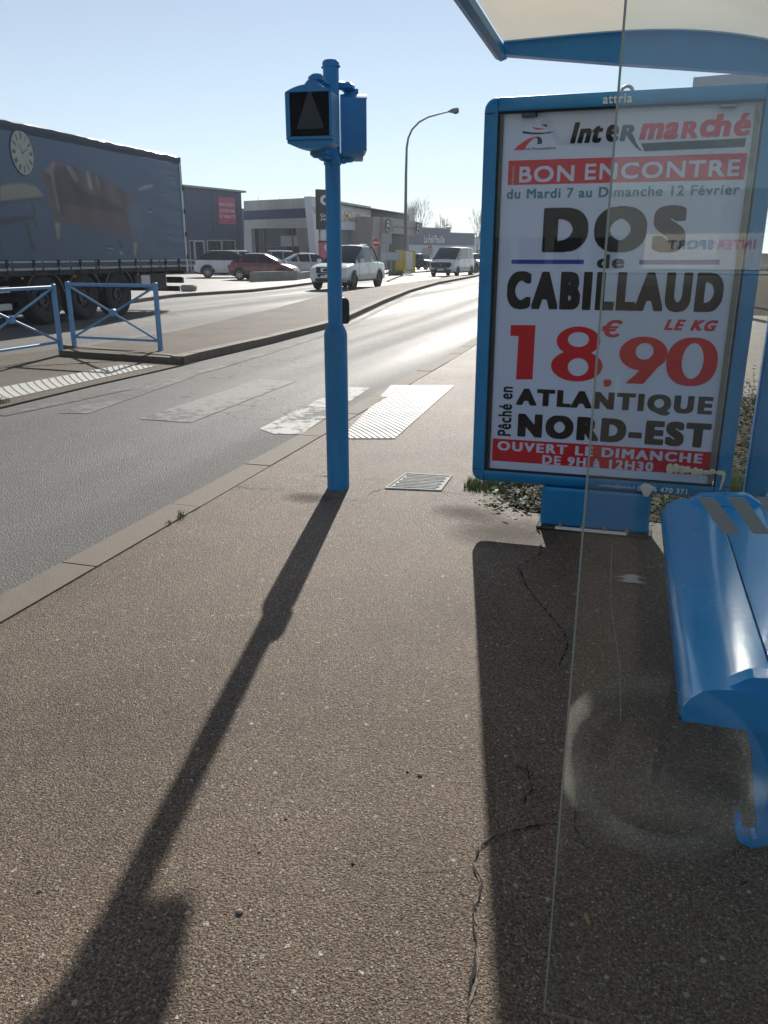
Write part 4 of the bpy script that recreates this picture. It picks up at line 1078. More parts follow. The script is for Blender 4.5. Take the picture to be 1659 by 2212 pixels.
def bench():
    root = empty('bench', (.40, 2.58, PAV), 0, 'blue metal bench with a rounded front edge inside the shelter, seen through the glass', 'bench')
    o = root.location
    # profile across: front lip, roll, seat, dip at the seam, back edge
    prof = [(.216, .398), (.202, .402), (.196, .414), (.200, .436), (.214, .462), (.238, .484), (.27, .495), (.31, .499), (.36, .496), (.402, .488)]
    prof2 = [(.408, .488), (.45, .492), (.50, .499), (.55, .508), (.59, .513), (.605, .505), (.606, .478)]
    ya, yb = 1.80, 3.36
    for nm, pf in (('seat', prof), ('seat', prof2)):
        mb = MB(); th = .012
        up = pf; n = len(up)
        rows = [[(x - o.x, y - o.y, z - o.z) for x, z in up] for y in (ya, ya + .5, yb - .5, yb)]
        mb.grid(rows, 'bench_paint')
        rows = [[(x - o.x, y - o.y, z - .012 - o.z) for x, z in up] for y in (ya, yb)]
        mb.grid([r[::-1] for r in rows], 'bench_paint')
        mb.build(nm, root, angle=50)
    # end caps with raised lips
    for y, s_ in ((ya, -1), (yb, 1)):
        mb = MB()
        poly = prof + prof2 + [(.60, .41), (.50, .385), (.40, .375), (.30, .35), (.24, .335)]
        f = lambda a, b, h: (a - o.x, h - o.y, b - o.z)
        y0, y1 = (y - .016, y - .001) if s_ < 0 else (y + .001, y + .016)
        # fan-shaped strip to keep the concave outline clean
        top = prof + prof2; bot = [(x, min(z - .002, .400 + .02 * max(0, (x - .45) / .15))) for x, z in top]
        A = [f(a, b, y0) for a, b in top] + [f(a, b, y0) for a, b in bot]; B = [f(a, b, y1) for a, b in top] + [f(a, b, y1) for a, b in bot]
        n = len(top)
        for V_, flip in ((A, 0), (B, 1)):
            mb.add(V_, [((i, i + 1, n + i + 1, n + i) if not flip else (i + 1, i, n + i, n + i + 1)) for i in range(n - 1)], 'bench_paint')
        mb.add(A + B, [(i, i + 1, 2 * n + i + 1, 2 * n + i) for i in range(n - 1)] + [(n + i + 1, n + i, 3 * n + i, 3 * n + i + 1) for i in range(n - 1)], 'bench_paint')
        mb.build('end_cap', root)
        mb = MB(); yy = y + .0 * s_
        lip = [(.285, .490), (.33, .524), (.345, .530), (.50, .545), (.515, .541), (.57, .508), (.57, .495)]
        y0, y1 = (y - .001, y + .045) if s_ < 0 else (y - .045, y + .001)
        mb.prism(lip, y0, y1, 'bench_paint', fn=f); mb.build('armrest', root)
    # legs: curved bracket, upright plate and hooked foot
    for y in (ya + .07, yb - .12):
        mb = MB(); th = .045
        c = [(.255, .392), (.30, .384), (.35, .360), (.385, .315), (.400, .25), (.418, .13), (.434, .05), (.432, .012), (.41, .0), (.386, .006), (.374, .03), (.373, .058)]
        wd = [.012, .018, .024, .026, .022, .020, .019, .016, .012, .010, .008, .006]
        vs = []; n = len(c)
        for i, (x, z) in enumerate(c):
            dx = c[min(i + 1, n - 1)][0] - c[max(i - 1, 0)][0]; dz = c[min(i + 1, n - 1)][1] - c[max(i - 1, 0)][1]; l = math.hypot(dx, dz); nx, nz = -dz / l, dx / l
            for sg, h in ((1, -1), (1, 1), (-1, 1), (-1, -1)):
                vs.append((x + nx * sg * wd[i] - o.x, y + h * th / 2 - o.y, max(.001, z + .014 + nz * sg * wd[i])))
        fs = []
        for i in range(n - 1):
            for k in range(4): fs.append((i * 4 + k, i * 4 + (k + 1) % 4, i * 4 + 4 + (k + 1) % 4, i * 4 + 4 + k))
        mb.add(vs, fs + [(3, 2, 1, 0), tuple(range(4 * n - 4, 4 * n))], 'bench_paint'); mb.build('leg', root)
bench()

# ================================================================== TRAILER
def trailer():
    U = -12.13; YR = 21.06; ZT, ZB = 4.0, 1.12; Wd = 2.50; Ln = 13.6
    root = empty('semi_trailer', (U - Wd / 2, YR - 4, 0), 0, 'long grey blue curtain sided lorry trailer printed with a clock and an armchair', 'lorry trailer')
    o = root.location
    W = lambda x, y, z: (x - o.x, y - o.y, z - o.z)
    YF = YR - Ln
    # curtain: a fine cloth grid with creases; the printed room scene, with some daylight painted in, is its colour attribute
    ZA, ZC = ZB + .12, 3.80; ny, nz = 520, 130
    Yv = np.linspace(YF + .05, YR - .08, ny + 1); Zv = np.linspace(ZA, ZC, nz + 1)
    YY, ZZ = np.meshgrid(Yv, Zv)
    def cover(pts, blur):
        q = [gu(x * .26033, 216.0 + y * .26033, U) for x, y in pts]; inside = np.zeros(YY.shape, bool)
        for i in range(len(q)):
            y0, z0, y1, z1 = q[i].y, q[i].z, q[i - 1].y, q[i - 1].z
            if z0 == z1: continue
            inside ^= ((z0 > ZZ) != (z1 > ZZ)) & (YY < (y1 - y0) * (ZZ - z0) / (z1 - z0) + y0)
        f = inside.astype(float)
        for _ in range(blur):
            g = np.pad(f, 1, mode='edge'); f = (g[:-2, 1:-1] + g[2:, 1:-1] + g[1:-1, :-2] + g[1:-1, 2:] + 2 * f) / 6
        return f
    inks = dict(print_brown=(.128, .092, .090), print_brown_dark=(.050, .046, .060), print_brown_light=(.36, .30, .285), print_sand=(.30, .28, .215), print_cream=(.36, .38, .36), print_wood=(.045, .045, .048), print_wash=(.10, .15, .235), print_ink=(.03, .04, .05))
    soft = dict(print_brown=4, print_brown_dark=6, print_brown_light=4, print_sand=2, print_cream=2, print_wood=3, print_wash=5, print_ink=2)
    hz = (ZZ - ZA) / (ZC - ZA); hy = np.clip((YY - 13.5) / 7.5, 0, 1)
    lit_tone = .72 + .42 * hz + .22 * hy * hy  # backdrop fade of the print, with daylight and a rear-end reflection painted in
    pic = np.stack([.074 * lit_tone, .122 * lit_tone, .205 * lit_tone], -1)
    shapes = [
        ([(300, 610), (365, 590), (440, 515), (480, 495), (560, 530), (720, 595), (900, 655), (1040, 760), (1110, 810), (1180, 880), (1170, 1180), (1000, 1130), (700, 1060), (540, 1032), (445, 1022), (405, 820), (370, 690)], 'print_brown'),
        ([(545, 545), (560, 560), (620, 690), (720, 770), (860, 820), (1000, 880), (1040, 960), (1000, 945), (760, 905), (600, 885), (530, 880), (535, 950), (500, 940), (470, 700), (455, 600), (480, 560)], 'print_brown_dark'),
        ([(372, 590), (438, 515), (462, 512), (442, 560), (445, 640), (470, 800), (500, 930), (478, 900), (450, 760), (420, 620)], 'print_brown_light'),
        ([(545, 535), (600, 560), (640, 640), (650, 690), (610, 660), (575, 600)], 'print_brown_light'),
        ([(715, 590), (735, 600), (760, 690), (765, 745), (745, 740), (728, 670)], 'print_brown_light'),
        ([(790, 620), (806, 630), (826, 700), (828, 760), (815, 740), (800, 690)], 'print_brown_light'),
        ([(530, 880), (560, 868), (760, 900), (1000, 945), (1040, 985), (1040, 1010), (800, 975), (545, 965)], 'print_brown'),
        ([(1040, 880), (1100, 860), (1220, 880), (1180, 1160), (1090, 1150)], 'print_wash'),
        ([(455, 1020), (497, 1025), (494, 1152), (474, 1150)], 'print_sand'),
        ([(1108, 1180), (1138, 1185), (1127, 1292), (1114, 1290)], 'print_sand'),
        ([(1140, 752), (1160, 728), (1205, 708), (1275, 704), (1262, 722), (1210, 738)], 'print_cream'),
        ([(1222, 740), (1228, 740), (1290, 1290), (1280, 1290)], 'print_wash'),
        ([(1170, 900), (1176, 900), (1206, 1120), (1200, 1120)], 'print_wash'),
        ([(0, 715), (60, 700), (180, 690), (290, 712), (350, 770), (358, 800), (150, 822), (0, 838)], 'print_sand'),
        ([(0, 845), (345, 808), (350, 822), (0, 862)], 'print_wood'),
        ([(0, 985), (120, 970), (285, 958), (292, 985), (0, 1042)], 'print_wood'),
        ([(130, 850), (143, 850), (170, 970), (160, 970)], 'print_wash'),
        ([(228, 850), (240, 850), (262, 960), (252, 960)], 'print_wash'),
        ([(265, 985), (290, 982), (325, 1085), (305, 1085)], 'print_wood'),
        ([(200, 1020), (228, 1015), (290, 1255), (262, 1258)], 'print_wood'),
        ([(255, 860), (275, 860), (300, 960), (285, 962)], 'print_wood'),
        ([(1405, 522), (1455, 530), (1465, 625), (1452, 622), (1444, 545), (1406, 535)], 'print_wash'),
    ]
    for pts, ink in shapes:
        f = cover(pts, soft[ink])[..., None] * (.9 if ink in ('print_sand', 'print_cream') else .8)
        pic = pic * (1 - f) + np.array(inks[ink]) * f
    # leather: rolled folds down the sofa back, lighter on their crowns
    body_ = cover(shapes[0][0], 8); fold = .5 + .5 * np.sin(YY * 7.5 + 1.2 * np.sin(ZZ * 2.2)); pic = pic * (1 + (body_ * (fold - .55) * .5 * np.clip((ZZ - 1.9), 0, 1))[..., None])
    for cx, cy, w, h in ((905, 1215, 50, 12), (900, 1250, 45, 10), (1000, 1200, 22, 40), (1240, 905, 24, 14), (1270, 880, 16, 8), (1365, 775, 24, 8), (1425, 630, 40, 9), (1440, 678, 16, 5), (1395, 1122, 30, 8)):      # scuffs and creases with a light lip
        f = cover([(cx - w, cy - h * .4), (cx - w * .3, cy - h), (cx + w, cy + h * .2), (cx + w * .6, cy + h), (cx - w * .2, cy + h * .3)], 1)[..., None] * .85; pic = pic * (1 - f) + np.array(inks['print_ink']) * f
        f = cover([(cx - w * .8, cy + h * 1.2), (cx + w * .9, cy + h * 1.5), (cx + w * .4, cy + h * 2.4)], 1)[..., None] * .7; pic = pic * (1 - f) + np.array((.30, .34, .40)) * f
    D_ = YR - YY
    wob = .004 * np.sin(YY * 2.1 + ZZ) + .005 * np.sin(ZZ * 26 + YY * .9) * np.exp(-D_ / .55) + .003 * np.sin(ZZ * 13 + YY * 2) * np.exp(-D_ / 2.0) + .003 * np.sin(YY * 7.3) * np.exp(-(ZZ - ZB) * 2)
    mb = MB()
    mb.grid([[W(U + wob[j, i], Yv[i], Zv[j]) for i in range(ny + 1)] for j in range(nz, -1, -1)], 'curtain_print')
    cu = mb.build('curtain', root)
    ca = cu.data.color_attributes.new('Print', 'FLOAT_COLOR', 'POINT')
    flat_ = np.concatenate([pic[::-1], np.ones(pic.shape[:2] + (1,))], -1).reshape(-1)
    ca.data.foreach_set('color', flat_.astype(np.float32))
    # clock face
    cc = gu(47, 330, U); rad = .435
    ck = MB(); kx = U + .016
    def disc(r, x, m): ck.add([W(x, cc.y + r * .78 * math.cos(t), cc.z + r * math.sin(t)) for t in [6.283 * k / 40 for k in range(40)]], [tuple(range(40))], m)
    disc(rad, kx, 'print_ink'); disc(rad * .96, kx + .001, 'print_cream')
    def bar(ang, r0, r1, w, m='print_ink', dw=0):
        ca, sa = math.sin(R(ang)), math.cos(R(ang))
        pts = [(r0 * ca - w * sa + dw * sa, r0 * sa + w * ca - dw * ca), (r0 * ca + w * sa + dw * sa, r0 * sa - w * ca - dw * ca), (r1 * ca + w * sa + dw * sa, r1 * sa - w * ca - dw * ca), (r1 * ca - w * sa + dw * sa, r1 * sa + w * ca - dw * ca)]
        ck.add([W(kx + .002, cc.y + a * .78, cc.z + b) for a, b in pts], [(0, 1, 2, 3)], m)
    for h_, n_ in enumerate([3, 1, 2, 3, 3, 2, 2, 3, 4, 3, 2, 2]):
        for k in range(n_): bar(h_ * 30, rad * .58, rad * .88, .0075, dw=(k - (n_ - 1) / 2) * .022)
    bar(68, -.06, rad * .58, .007); bar(-35, -.04, rad * .40, .009); disc(.02, kx + .003, 'print_ink')
    ck.build('clock_print', cu)
    # roof cap and rails
    mb = MB()
    n = 60; rows = []
    for prof in ((U + .012, 3.80), (U + .03, 3.90), (U + .02, 3.965), (U - .06, 4.005), (U - Wd / 2, 4.02), (U - Wd + .06, 4.005), (U - Wd - .02, 3.965), (U - Wd - .02, 3.8)):
        rows.append([W(prof[0] + (random.uniform(-.012, .012) if 3.95 < prof[1] < 4.01 else 0), YF + Ln * i / n, prof[1] + (random.uniform(-.012, .016) if prof[1] > 3.95 else 0)) for i in range(n + 1)])
    mb.grid([rows[0], rows[1], rows[2]], 'curtain_hem', smooth=False); mb.grid(rows[2:6], 'tarp_roof', smooth=False); mb.grid(rows[5:], 'tarp_roof', smooth=False); mb.build('tarpaulin_roof', root)
    mb = MB(); mb.grid([[W(U - Wd, YF, z), W(U - Wd, YR, z)] for z in (ZB, 3.85)], 'curtain'); mb.build('curtain', root)
    mb = MB(); mb.box(W(U - Wd / 2, YF + .02, (ZB + 3.95) / 2), (Wd, .05, 3.95 - ZB), 'trailer_alu'); mb.build('front_wall', root)
    for s_ in (0, 1):
        mb = MB(); x = U - .035 + .02 if s_ == 0 else U - Wd + .04
        mb.bbox(W(x, YR - .03, (1.0 + 3.96) / 2), (.075, .10, 2.96), 'trailer_alu', b=.01)
        for z in (1.4, 2.0, 2.6, 3.2): mb.box(W(x + .04, YR + .01, z), (.03, .05, .12), 'trailer_dark')
        mb.build('corner_post', root)
    for k in range(2):
        mb = MB(); mb.box(W(U - Wd * (.27 + .47 * k), YR - .01, 2.5), (Wd * .45, .05, 2.7), 'trailer_alu'); d = mb.build('rear_door', root)
        m2 = MB(); m2.tube([W(U - Wd * (.42 + .17 * k), YR + .03, 1.2), W(U - Wd * (.42 + .17 * k), YR + .03, 3.8)], .015, 'galv_metal', 6); m2.build('lock_bar', d)
    # bottom hem, tape and straps
    mb = MB(); mb.box(W(U + .008, YR - Ln / 2, ZB + .10), (.02, Ln - .1, .17), 'curtain_hem')
    y = YF + .2
    while y < YR - .2:
        mb.box(W(U + .021, y + .45, ZB + .19), (.005, .86, .030), 'reflect_tape')
        for k in range(17): mb.box(W(U + .021, y + .05 + .05 * k, ZB + .045), (.005, .04, .045), 'reflect_tape')
        y += .92
    mb.build('curtain_hem', root)
    sx = [51, 275, 481, 662, 815, 990, 1122, 1252, 1370, 1482]
    ys = [gu(x * .26033, 216 + 1370 * .26033, U).y for x in sx]
    dy = ys[1] - ys[0]; yy = ys[0] - .9
    while yy > YF + .3: ys.append(yy); yy -= .9
    for y in ys:
        mb = MB(); mb.bbox(W(U + .030, y, ZB + .17), (.03, .07, .13), 'trailer_dark', b=.008); mb.box(W(U + .028, y, ZB - .0), (.014, .035, .28), 'trailer_dark'); mb.bbox(W(U + .036, y + .01, ZB + .06), (.03, .05, .06), 'galv_metal', b=.006)
        mb.build('strap', root)
    mb = MB(); mb.box(W(U - .03, YR - Ln / 2, ZB - .035), (.06, Ln, .10), 'trailer_dark'); mb.build('side_rail', root)
    mb = MB()
    for x in (U - .75, U - 1.75): mb.box(W(x, YR - Ln / 2, .93), (.14, Ln - .3, .30), 'trailer_dark')
    for k in range(14): mb.box(W(U - Wd / 2, YF + .5 + k, 1.0), (Wd - .1, .08, .10), 'trailer_dark')
    mb.box(W(U - Wd / 2, YR - Ln / 2, 1.075), (Wd - .1, Ln - .1, .05), 'trailer_dark')
    mb.build('chassis', root)
    # axles
    wy = [gu(x, 645, U).y for x in (90, 185, 265)]
    wy = [15.05, 16.40, 17.75]
    for y in wy:
        for s_ in (0, 1):
            x = U - .20 if s_ == 0 else U - Wd + .20
            M = Matrix.Translation(W(x, y, .53)) @ Matrix.Rotation(R(90 if s_ == 0 else -90), 4, 'Y')
            mb = MB(); mb.lathe([(.28, .15), (.36, .19), (.47, .185), (.525, .14), (.53, 0), (.525, -.14), (.47, -.185), (.3, -.19)], 'tyre', 36, M)
            wh = mb.build('wheel', root)
            m2 = MB(); m2.lathe([(0, .06), (.10, .07), (.11, .11), (.15, .11), (.16, .03), (.23, .05), (.28, .15), (.30, .165), (.30, -.1)], 'dark_rim', 24, M)
            for k in range(10): m2.lathe([(.014, .075), (.014, .05)], 'galv_metal', 6, M @ Matrix.Translation((.195 * math.cos(k * .628), .195 * math.sin(k * .628), 0)))
            m2.build('rim', wh)
            m3 = MB(); th = [R(a) for a in range(12, 170, 8)]
            rows = [[W(xx, y + .615 * math.cos(t), .53 + .615 * math.sin(t)) for t in th] for xx in (x - .2, x + .2)]
            m3.grid(rows, 'trailer_dark'); 
            rows = [[W(x + (.2 if s_ == 0 else -.2), y + rr * math.cos(t), .53 + rr * math.sin(t)) for t in th] for rr in (.60, .635)]
            m3.grid(rows, 'print_wood', smooth=False); m3.build('mudguard', root)
    for y in wy:
        mb = MB(); mb.tube([W(U - .2, y, .53), W(U - Wd + .2, y, .53)], .07, 'trailer_dark', 8); mb.build('axle', root)
    for z in (.44, .78):
        mb = MB(); mb.bbox(W(U - .05, 11.5, z), (.03, 5.0, .13), 'trailer_alu', b=.006); mb.build('side_guard', root)
    mb = MB(); mb.bbox(W(U - Wd / 2, YR - .35, .55), (2.3, .10, .14), 'trailer_dark'); mb.build('underrun_bar', root)
    mb = MB(); mb.bbox(W(U - .35, YR - .12, .78), (.5, .12, .17), 'black_plastic'); mb.bbox(W(U - .30, YR - .045, .78), (.36, .03, .12), 'tail_red'); mb.build('tail_light', root)
    mb = MB(); mb.bbox(W(U - .25, 19.4, .78), (.45, 1.1, .42), 'trailer_dark'); mb.bbox(W(U - .12, 18.95, .82), (.2, .4, .28), 'trailer_alu'); mb.build('tool_box', root)
    mb = MB(); mb.box(W(U - .42, 18.42, .52), (.5, .02, .5), 'black_rubber'); mb.build('mud_flap', root)
    for y in (14.35, 16.05, 18.55):
        mb = MB(); mb.bbox(W(U + .01, y, .99), (.03, .08, .04), 'amber'); mb.build('marker_lamp', root)
    for x in (U - .55, U - Wd + .55):
        mb = MB(); mb.bbox(W(x, YF + 2.6, .5), (.14, .14, .9), 'trailer_dark'); mb.bbox(W(x, YF + 2.6, .04), (.3, .3, .07), 'trailer_dark'); mb.build('landing_leg', root)
trailer()

# ================================================================== CARS
def car(name, label, loc, yaw, L, Wd, H, belt, cab, paint, cat='car', group=None, wheels=None, r=.31, clear=.20, roof_paint=None, lower='black_plastic', pillars=(), pickup=False, van=False, rims='rim', roof_w=.70, sides_from=None, plate='plate_white', grille=True, dark_nose=False):
    """x forward, y left. belt: [(x,z)] shoulder line; cab: (windscreen foot, roof front, roof rear, rear foot)"""
    root = empty(name, loc, yaw, label, cat, group)
    wheels = wheels or (L * .31, -L * .31)
    xa, xb, xc, xd = cab
    bx = [p[0] for p in belt]; bz = [p[1] for p in belt]
    base = [-L / 2 + L * i / 44 for i in range(45)]
    X = sorted(set([round(x, 3) for x in base + [xa, xb, xc, xd] + list(pillars) + [-L / 2 + .03, L / 2 - .03, L / 2 - .08, -L / 2 + .08]]))
    def zt(x): return float(np.interp(x, bx, bz))
    def zr(x):
        t = zt(x)
        if x >= xa or x <= xd: return t
        if x > xb: k = (xa - x) / (xa - xb); return t + (H - .02 - t) * (k ** .86)
        if x < xc: k = (x - xd) / (xc - xd); return t + (H - .05 - t) * (k ** .8)
        k = (x - xc) / (xb - xc); return H - .05 + .05 * math.sin(math.pi * (.25 + .6 * k))
    def hw(x):
        u = abs(2 * x / L); f = 1 - .10 * u ** 5 - (.10 * max(0, u - .93) / .07)
        return Wd / 2 * f
    def zlow(x):
        u = abs(2 * x / L); return clear + (.10 * max(0, u - .86) / .14)
    nP = 11
    pts = {}
    for x in X:
        w, l, t, z = hw(x), zlow(x), zt(x), zr(x)
        g = max(0, min(1, (z - t) / .3))
        wu = w * (.97 - (.97 - roof_w / (.97) * .97) * 0)
        a = [(0, l), (w * .84, l), (w * .975, l + .10), (w, l + .42 * (t - l)), (w * .992, l + .72 * (t - l)), (w * .955, t - .015)]
        if g > 0:
            top = w * (roof_w + (.93 - roof_w) * (1 - g))
            a += [(w * .925, t + .012), (top + .02 * g, max(t + .015, z - .07 * g)), (top * .95, z - .01), (top * .6, z + .018), (0, z + .028)]
        else:
            a += [(w * .90, t + .006), (w * .82, t + .014), (w * .7, t + .020), (w * .4, t + .028), (0, t + .032)]
        pts[x] = a
    body, side_l, side_r, front, rear = MB(), MB(), MB(), MB(), MB()
    for i in range(len(X) - 1):
        x0, x1 = X[i], X[i + 1]; xm = (x0 + x1) / 2
        A, B = pts[x0], pts[x1]
        for k in range(nP - 1):
            for s_ in (1, -1):
                q = [(x0, A[k][0] * s_, A[k][1]), (x1, B[k][0] * s_, B[k][1]), (x1, B[k + 1][0] * s_, B[k + 1][1]), (x0, A[k + 1][0] * s_, A[k + 1][1])]
                if s_ < 0: q = q[::-1]
                q = q[::-1]
                tgt, m = body, paint
                g = (zr(xm) - zt(xm))
                if k < 2: m = lower
                if g > .05 and xd < xm < xa:
                    if k == 6 and xd + .10 < xm < xa - .22 and g > .16 and not any(abs(xm - p) < .05 for p in pillars) and (sides_from is None or xm > sides_from): tgt, m = (side_l if s_ > 0 else side_r), 'car_glass'
                    elif k >= 7 and xm > xb: tgt, m = front, 'car_glass'
                    elif k >= 7 and xm < xc and not pickup and not van: tgt, m = rear, 'car_glass'
                    elif k >= 6 and roof_paint: m = roof_paint
                tgt.add(q, [(0, 1, 2, 3)], m, smooth=True)
    for x, f in ((X[0], 1), (X[-1], -1)):
        a = pts[x]; ring = [(x, y, z) for y, z in a] + [(x, -y, z) for y, z in reversed(a[1:-1])]
        body.add(ring, [tuple(range(len(ring)))[::f * -1]], paint)
    # wheel arches as dark recess rings
    for wx in wheels:
        for s_ in (1, -1):
            w = hw(wx)
            n = 14; ri, ro = 0.0, r * 1.17
            ring = [(wx + ro * math.cos(math.pi * k / n), s_ * (w + .004), r + ro * math.sin(math.pi * k / n)) for k in range(n + 1)] + [(wx - ro, s_ * (w * .98), clear), (wx + ro, s_ * (w * .98), clear)]
            body.add(ring, [tuple(range(len(ring)))[::1 if s_ < 0 else -1]], 'black_plastic')
            fl = [[(wx + rr * math.cos(math.pi * k / n), s_ * (w + o_), r + rr * math.sin(math.pi * k / n)) for k in range(n + 1)] for rr, o_ in ((ro, .006), (ro + .035, .012), (ro + .06, -.004))]
            body.grid(fl if s_ > 0 else fl[::-1], lower if roof_paint else paint)
    if not pickup:
        body.box(((xb + xc) / 2 - .2, 0, H + .02), (.01, .01, .01), 'black_plastic')
    # door seams and handles
    dz = zt(0)
    doors = [p for p in (list(pillars) + [xa - .25])]
    for p in doors[:4]:
        for s_ in (1, -1): body.box((p, s_ * (hw(p) + .001), (clear + .18 + dz) / 2 + .02), (.008, .006, dz - clear - .22), 'black_plastic')
    for p in list(pillars)[:2]:
        for s_ in (1, -1): body.bbox((p + .16, s_ * (hw(p) + .004), dz - .12), (.16, .022, .028), paint if not van else 'black_plastic', b=.006)
    b = body.build('body', root, angle=42)
    for nm, w_ in (('side_window', side_l), ('side_window', side_r), ('windscreen', front), ('rear_window', rear)):
        if w_.v:
            w_.build(nm, root, angle=42)
    # wheels
    for wx in wheels:
        for s_ in (1, -1):
            M = Matrix.Translation((wx, s_ * (hw(wx) - .10), r)) @ Matrix.Rotation(R(-90 * s_), 4, 'X')
            mb = MB(); mb.lathe([(r * .62, .10), (r * .70, .118), (r * .93, .105), (r, .06), (r, -.08), (r * .8, -.1)], 'tyre', 28, M); wh = mb.build('wheel', root)
            m2 = MB(); m2.lathe([(r * .60, .09), (r * .62, .112), (r * .66, .112)], rims, 24, M); m2.lathe([(0, .06), (r * .62, .05)], 'dark_rim', 24, M)
            for k in range(7):
                a = 6.283 * k / 7
                m2.prism([(.02, -.022), (r * .6, -.030), (r * .6, .030), (.02, .022)], .062, .104, rims, M=M @ Matrix.Rotation(a, 4, 'Z'))
            m2.lathe([(0, .118), (r * .14, .112), (r * .16, .06)], rims, 14, M); m2.build('rim', wh)
    # lamps
    zf = zt(L / 2 - .06); fz = clear + (zf - clear) * .78
    for s_ in (1, -1):
        mb = MB(); w = hw(L / 2 - .12)
        q = [(L / 2 - .03, .52 * w * s_, fz - .07), (L / 2 - .07, .80 * w * s_, fz - .08), (L / 2 - .30, (w + .006) * s_, fz + .0), (L / 2 - .34, (w + .004) * s_, fz + .09), (L / 2 - .10, .82 * w * s_, fz + .07), (L / 2 - .02, .54 * w * s_, fz + .03)]
        q2 = [(x + .03, y * 1.004, z) for x, y, z in q]
        mb.add(q + q2, [(0, 1, 2, 3, 4, 5)[::-s_], (6, 7, 8, 9, 10, 11)[::s_]] + [((i, (i + 1) % 6, 6 + (i + 1) % 6, 6 + i))[::-s_] for i in range(6)], 'headlamp'); mb.build('headlight', root)
        mb = MB(); zr_ = zt(-L / 2 + .1)
        mb.bbox((-L / 2 + .06, s_ * hw(-L / 2 + .08) * .88, zr_ - .14), (.16, .22 * hw(0), .22 if not van else .5), 'tail_red', b=.02); mb.build('tail_light', root)
        mb = MB(); xm_ = xa - .32
        mb.bbox((xm_, s_ * (hw(xm_) + .10), zt(xm_) + .10), (.12, .20, .15 if not van else .26), roof_paint or paint, b=.03); mb.build('wing_mirror', root)
        mb = MB(); mb.bbox((L / 2 - .05, s_ * hw(L / 2 - .1) * .72, clear + .20), (.09, .20, .10), 'black_plastic', b=.02); mb.build('fog_lamp', root)
    mb = MB()
    if grille:
        mb.bbox((L / 2 + .002, 0, clear + (zf - clear) * .66), (.05, Wd * .44, .14), 'black_plastic', b=.02); mb.bbox((L / 2 - .0, 0, clear + .12), (.05, Wd * .55, .12), 'black_plastic', b=.02)
        mb.bbox((L / 2 + .026, 0, clear + (zf - clear) * .66), (.012, .12, .10), 'chrome', b=.004)
        mb.build('grille', root)
    mb = MB(); mb.box((L / 2 + .03, 0, clear + .24), (.012, .50, .11), plate); mb.build('number_plate', root)
    return root
CAMX = R(YAW)              # yaw that faces the right of the photo
hatch_belt = [(-1.92, .60), (-1.87, .84), (-1.7, .93), (-.8, .95), (.4, .91), (.95, .88), (1.3, .82), (1.6, .73), (1.82, .62), (1.92, .46)]
p = far(571, 45.5)
car('red_hatchback', 'dark red hatchback parked facing right behind the low concrete wall', p, CAMX - R(9), 3.90, 1.68, 1.44, hatch_belt, (1.18, .12, -.95, -1.86), 'car_red', roof_w=.66, group='cars parked in front of the shops', pillars=(-.22, -1.15), wheels=(1.20, -1.25), r=.30, lower='car_red')
suv_belt = [(-2.1, .70), (-2.05, .98), (-1.9, 1.05), (0, 1.02), (1.0, 1.00), (1.6, .94), (1.98, .84), (2.1, .60)]
p = far(491, 50.5)
car('small_suv', 'white crossover with a black roof parked nose right beside the dark red hatchback', p, CAMX + R(12), 4.21, 1.78, 1.61, suv_belt, (1.30, .32, -1.10, -2.02), 'car_white', roof_w=.68, group='cars parked in front of the shops', pillars=(-.25, -1.2), wheels=(1.33, -1.28), r=.34, roof_paint='car_black')
sed_belt = [(-2.1, .62), (-2.05, .90), (-1.5, .95), (0, .92), (1.0, .92), (1.7, .82), (2.0, .70), (2.1, .50)]
p = far(668, 51.0)
car('small_hatchback', 'cream white hatchback parked between the dark red hatchback and the pickup', p, CAMX + R(28), 4.0, 1.70, 1.46, sed_belt, (1.20, .20, -.85, -1.75), 'car_pearl', roof_w=.66, group='cars parked in front of the shops', pillars=(-.2, -1.05), wheels=(1.22, -1.3), r=.30, lower='car_pearl')
p = far(618, 54.5)
car('estate_car', 'silver grey car behind the dark red hatchback, only its roof and windows showing', p, CAMX + R(10), 4.3, 1.75, 1.62, suv_belt, (1.10, .40, -1.2, -1.9), 'car_silver', group='cars parked in front of the shops', pillars=(-.2, -1.05), wheels=(1.3, -1.3), r=.31, lower='car_silver')
p = far(522, 58)
car('estate_car', 'pale car mostly hidden behind the white crossover', p, CAMX + R(10), 4.3, 1.75, 1.66, suv_belt, (1.10, .40, -1.2, -1.9), 'car_white', group='cars parked in front of the shops', pillars=(-.2, -1.05), wheels=(1.3, -1.3), r=.31, lower='car_white')
p = far(912, 78)
car('dark_car', 'black car parked beyond the yellow wrapped lamp post base', p, CAMX - R(48), 4.3, 1.78, 1.47, sed_belt, (1.05, .3, -1.1, -1.8), 'car_black', pillars=(-.2, -1.05), wheels=(1.3, -1.3), r=.31, lower='car_black')
for k, (px, t, nm, lb, pt, yw) in enumerate(((1021, 95, 'hatchback', 'pale blue grey car far off to the right of the white van', 'car_silver', 40), (1650, 62, 'hatchback', 'dark car seen between the poster panel and the shelter post', 'car_black', 10), (1028, 74, 'hatchback', 'white car far off by the grass behind the white van', 'car_white', -60))):
    q = far(px, t)
    car(nm, lb, q, CAMX + R(yw), 4.2, 1.75, 1.47, sed_belt, (1.05, .3, -1.1, -1.8), pt, pillars=(-.2, -1.05), wheels=(1.3, -1.3), r=.31, lower=pt)
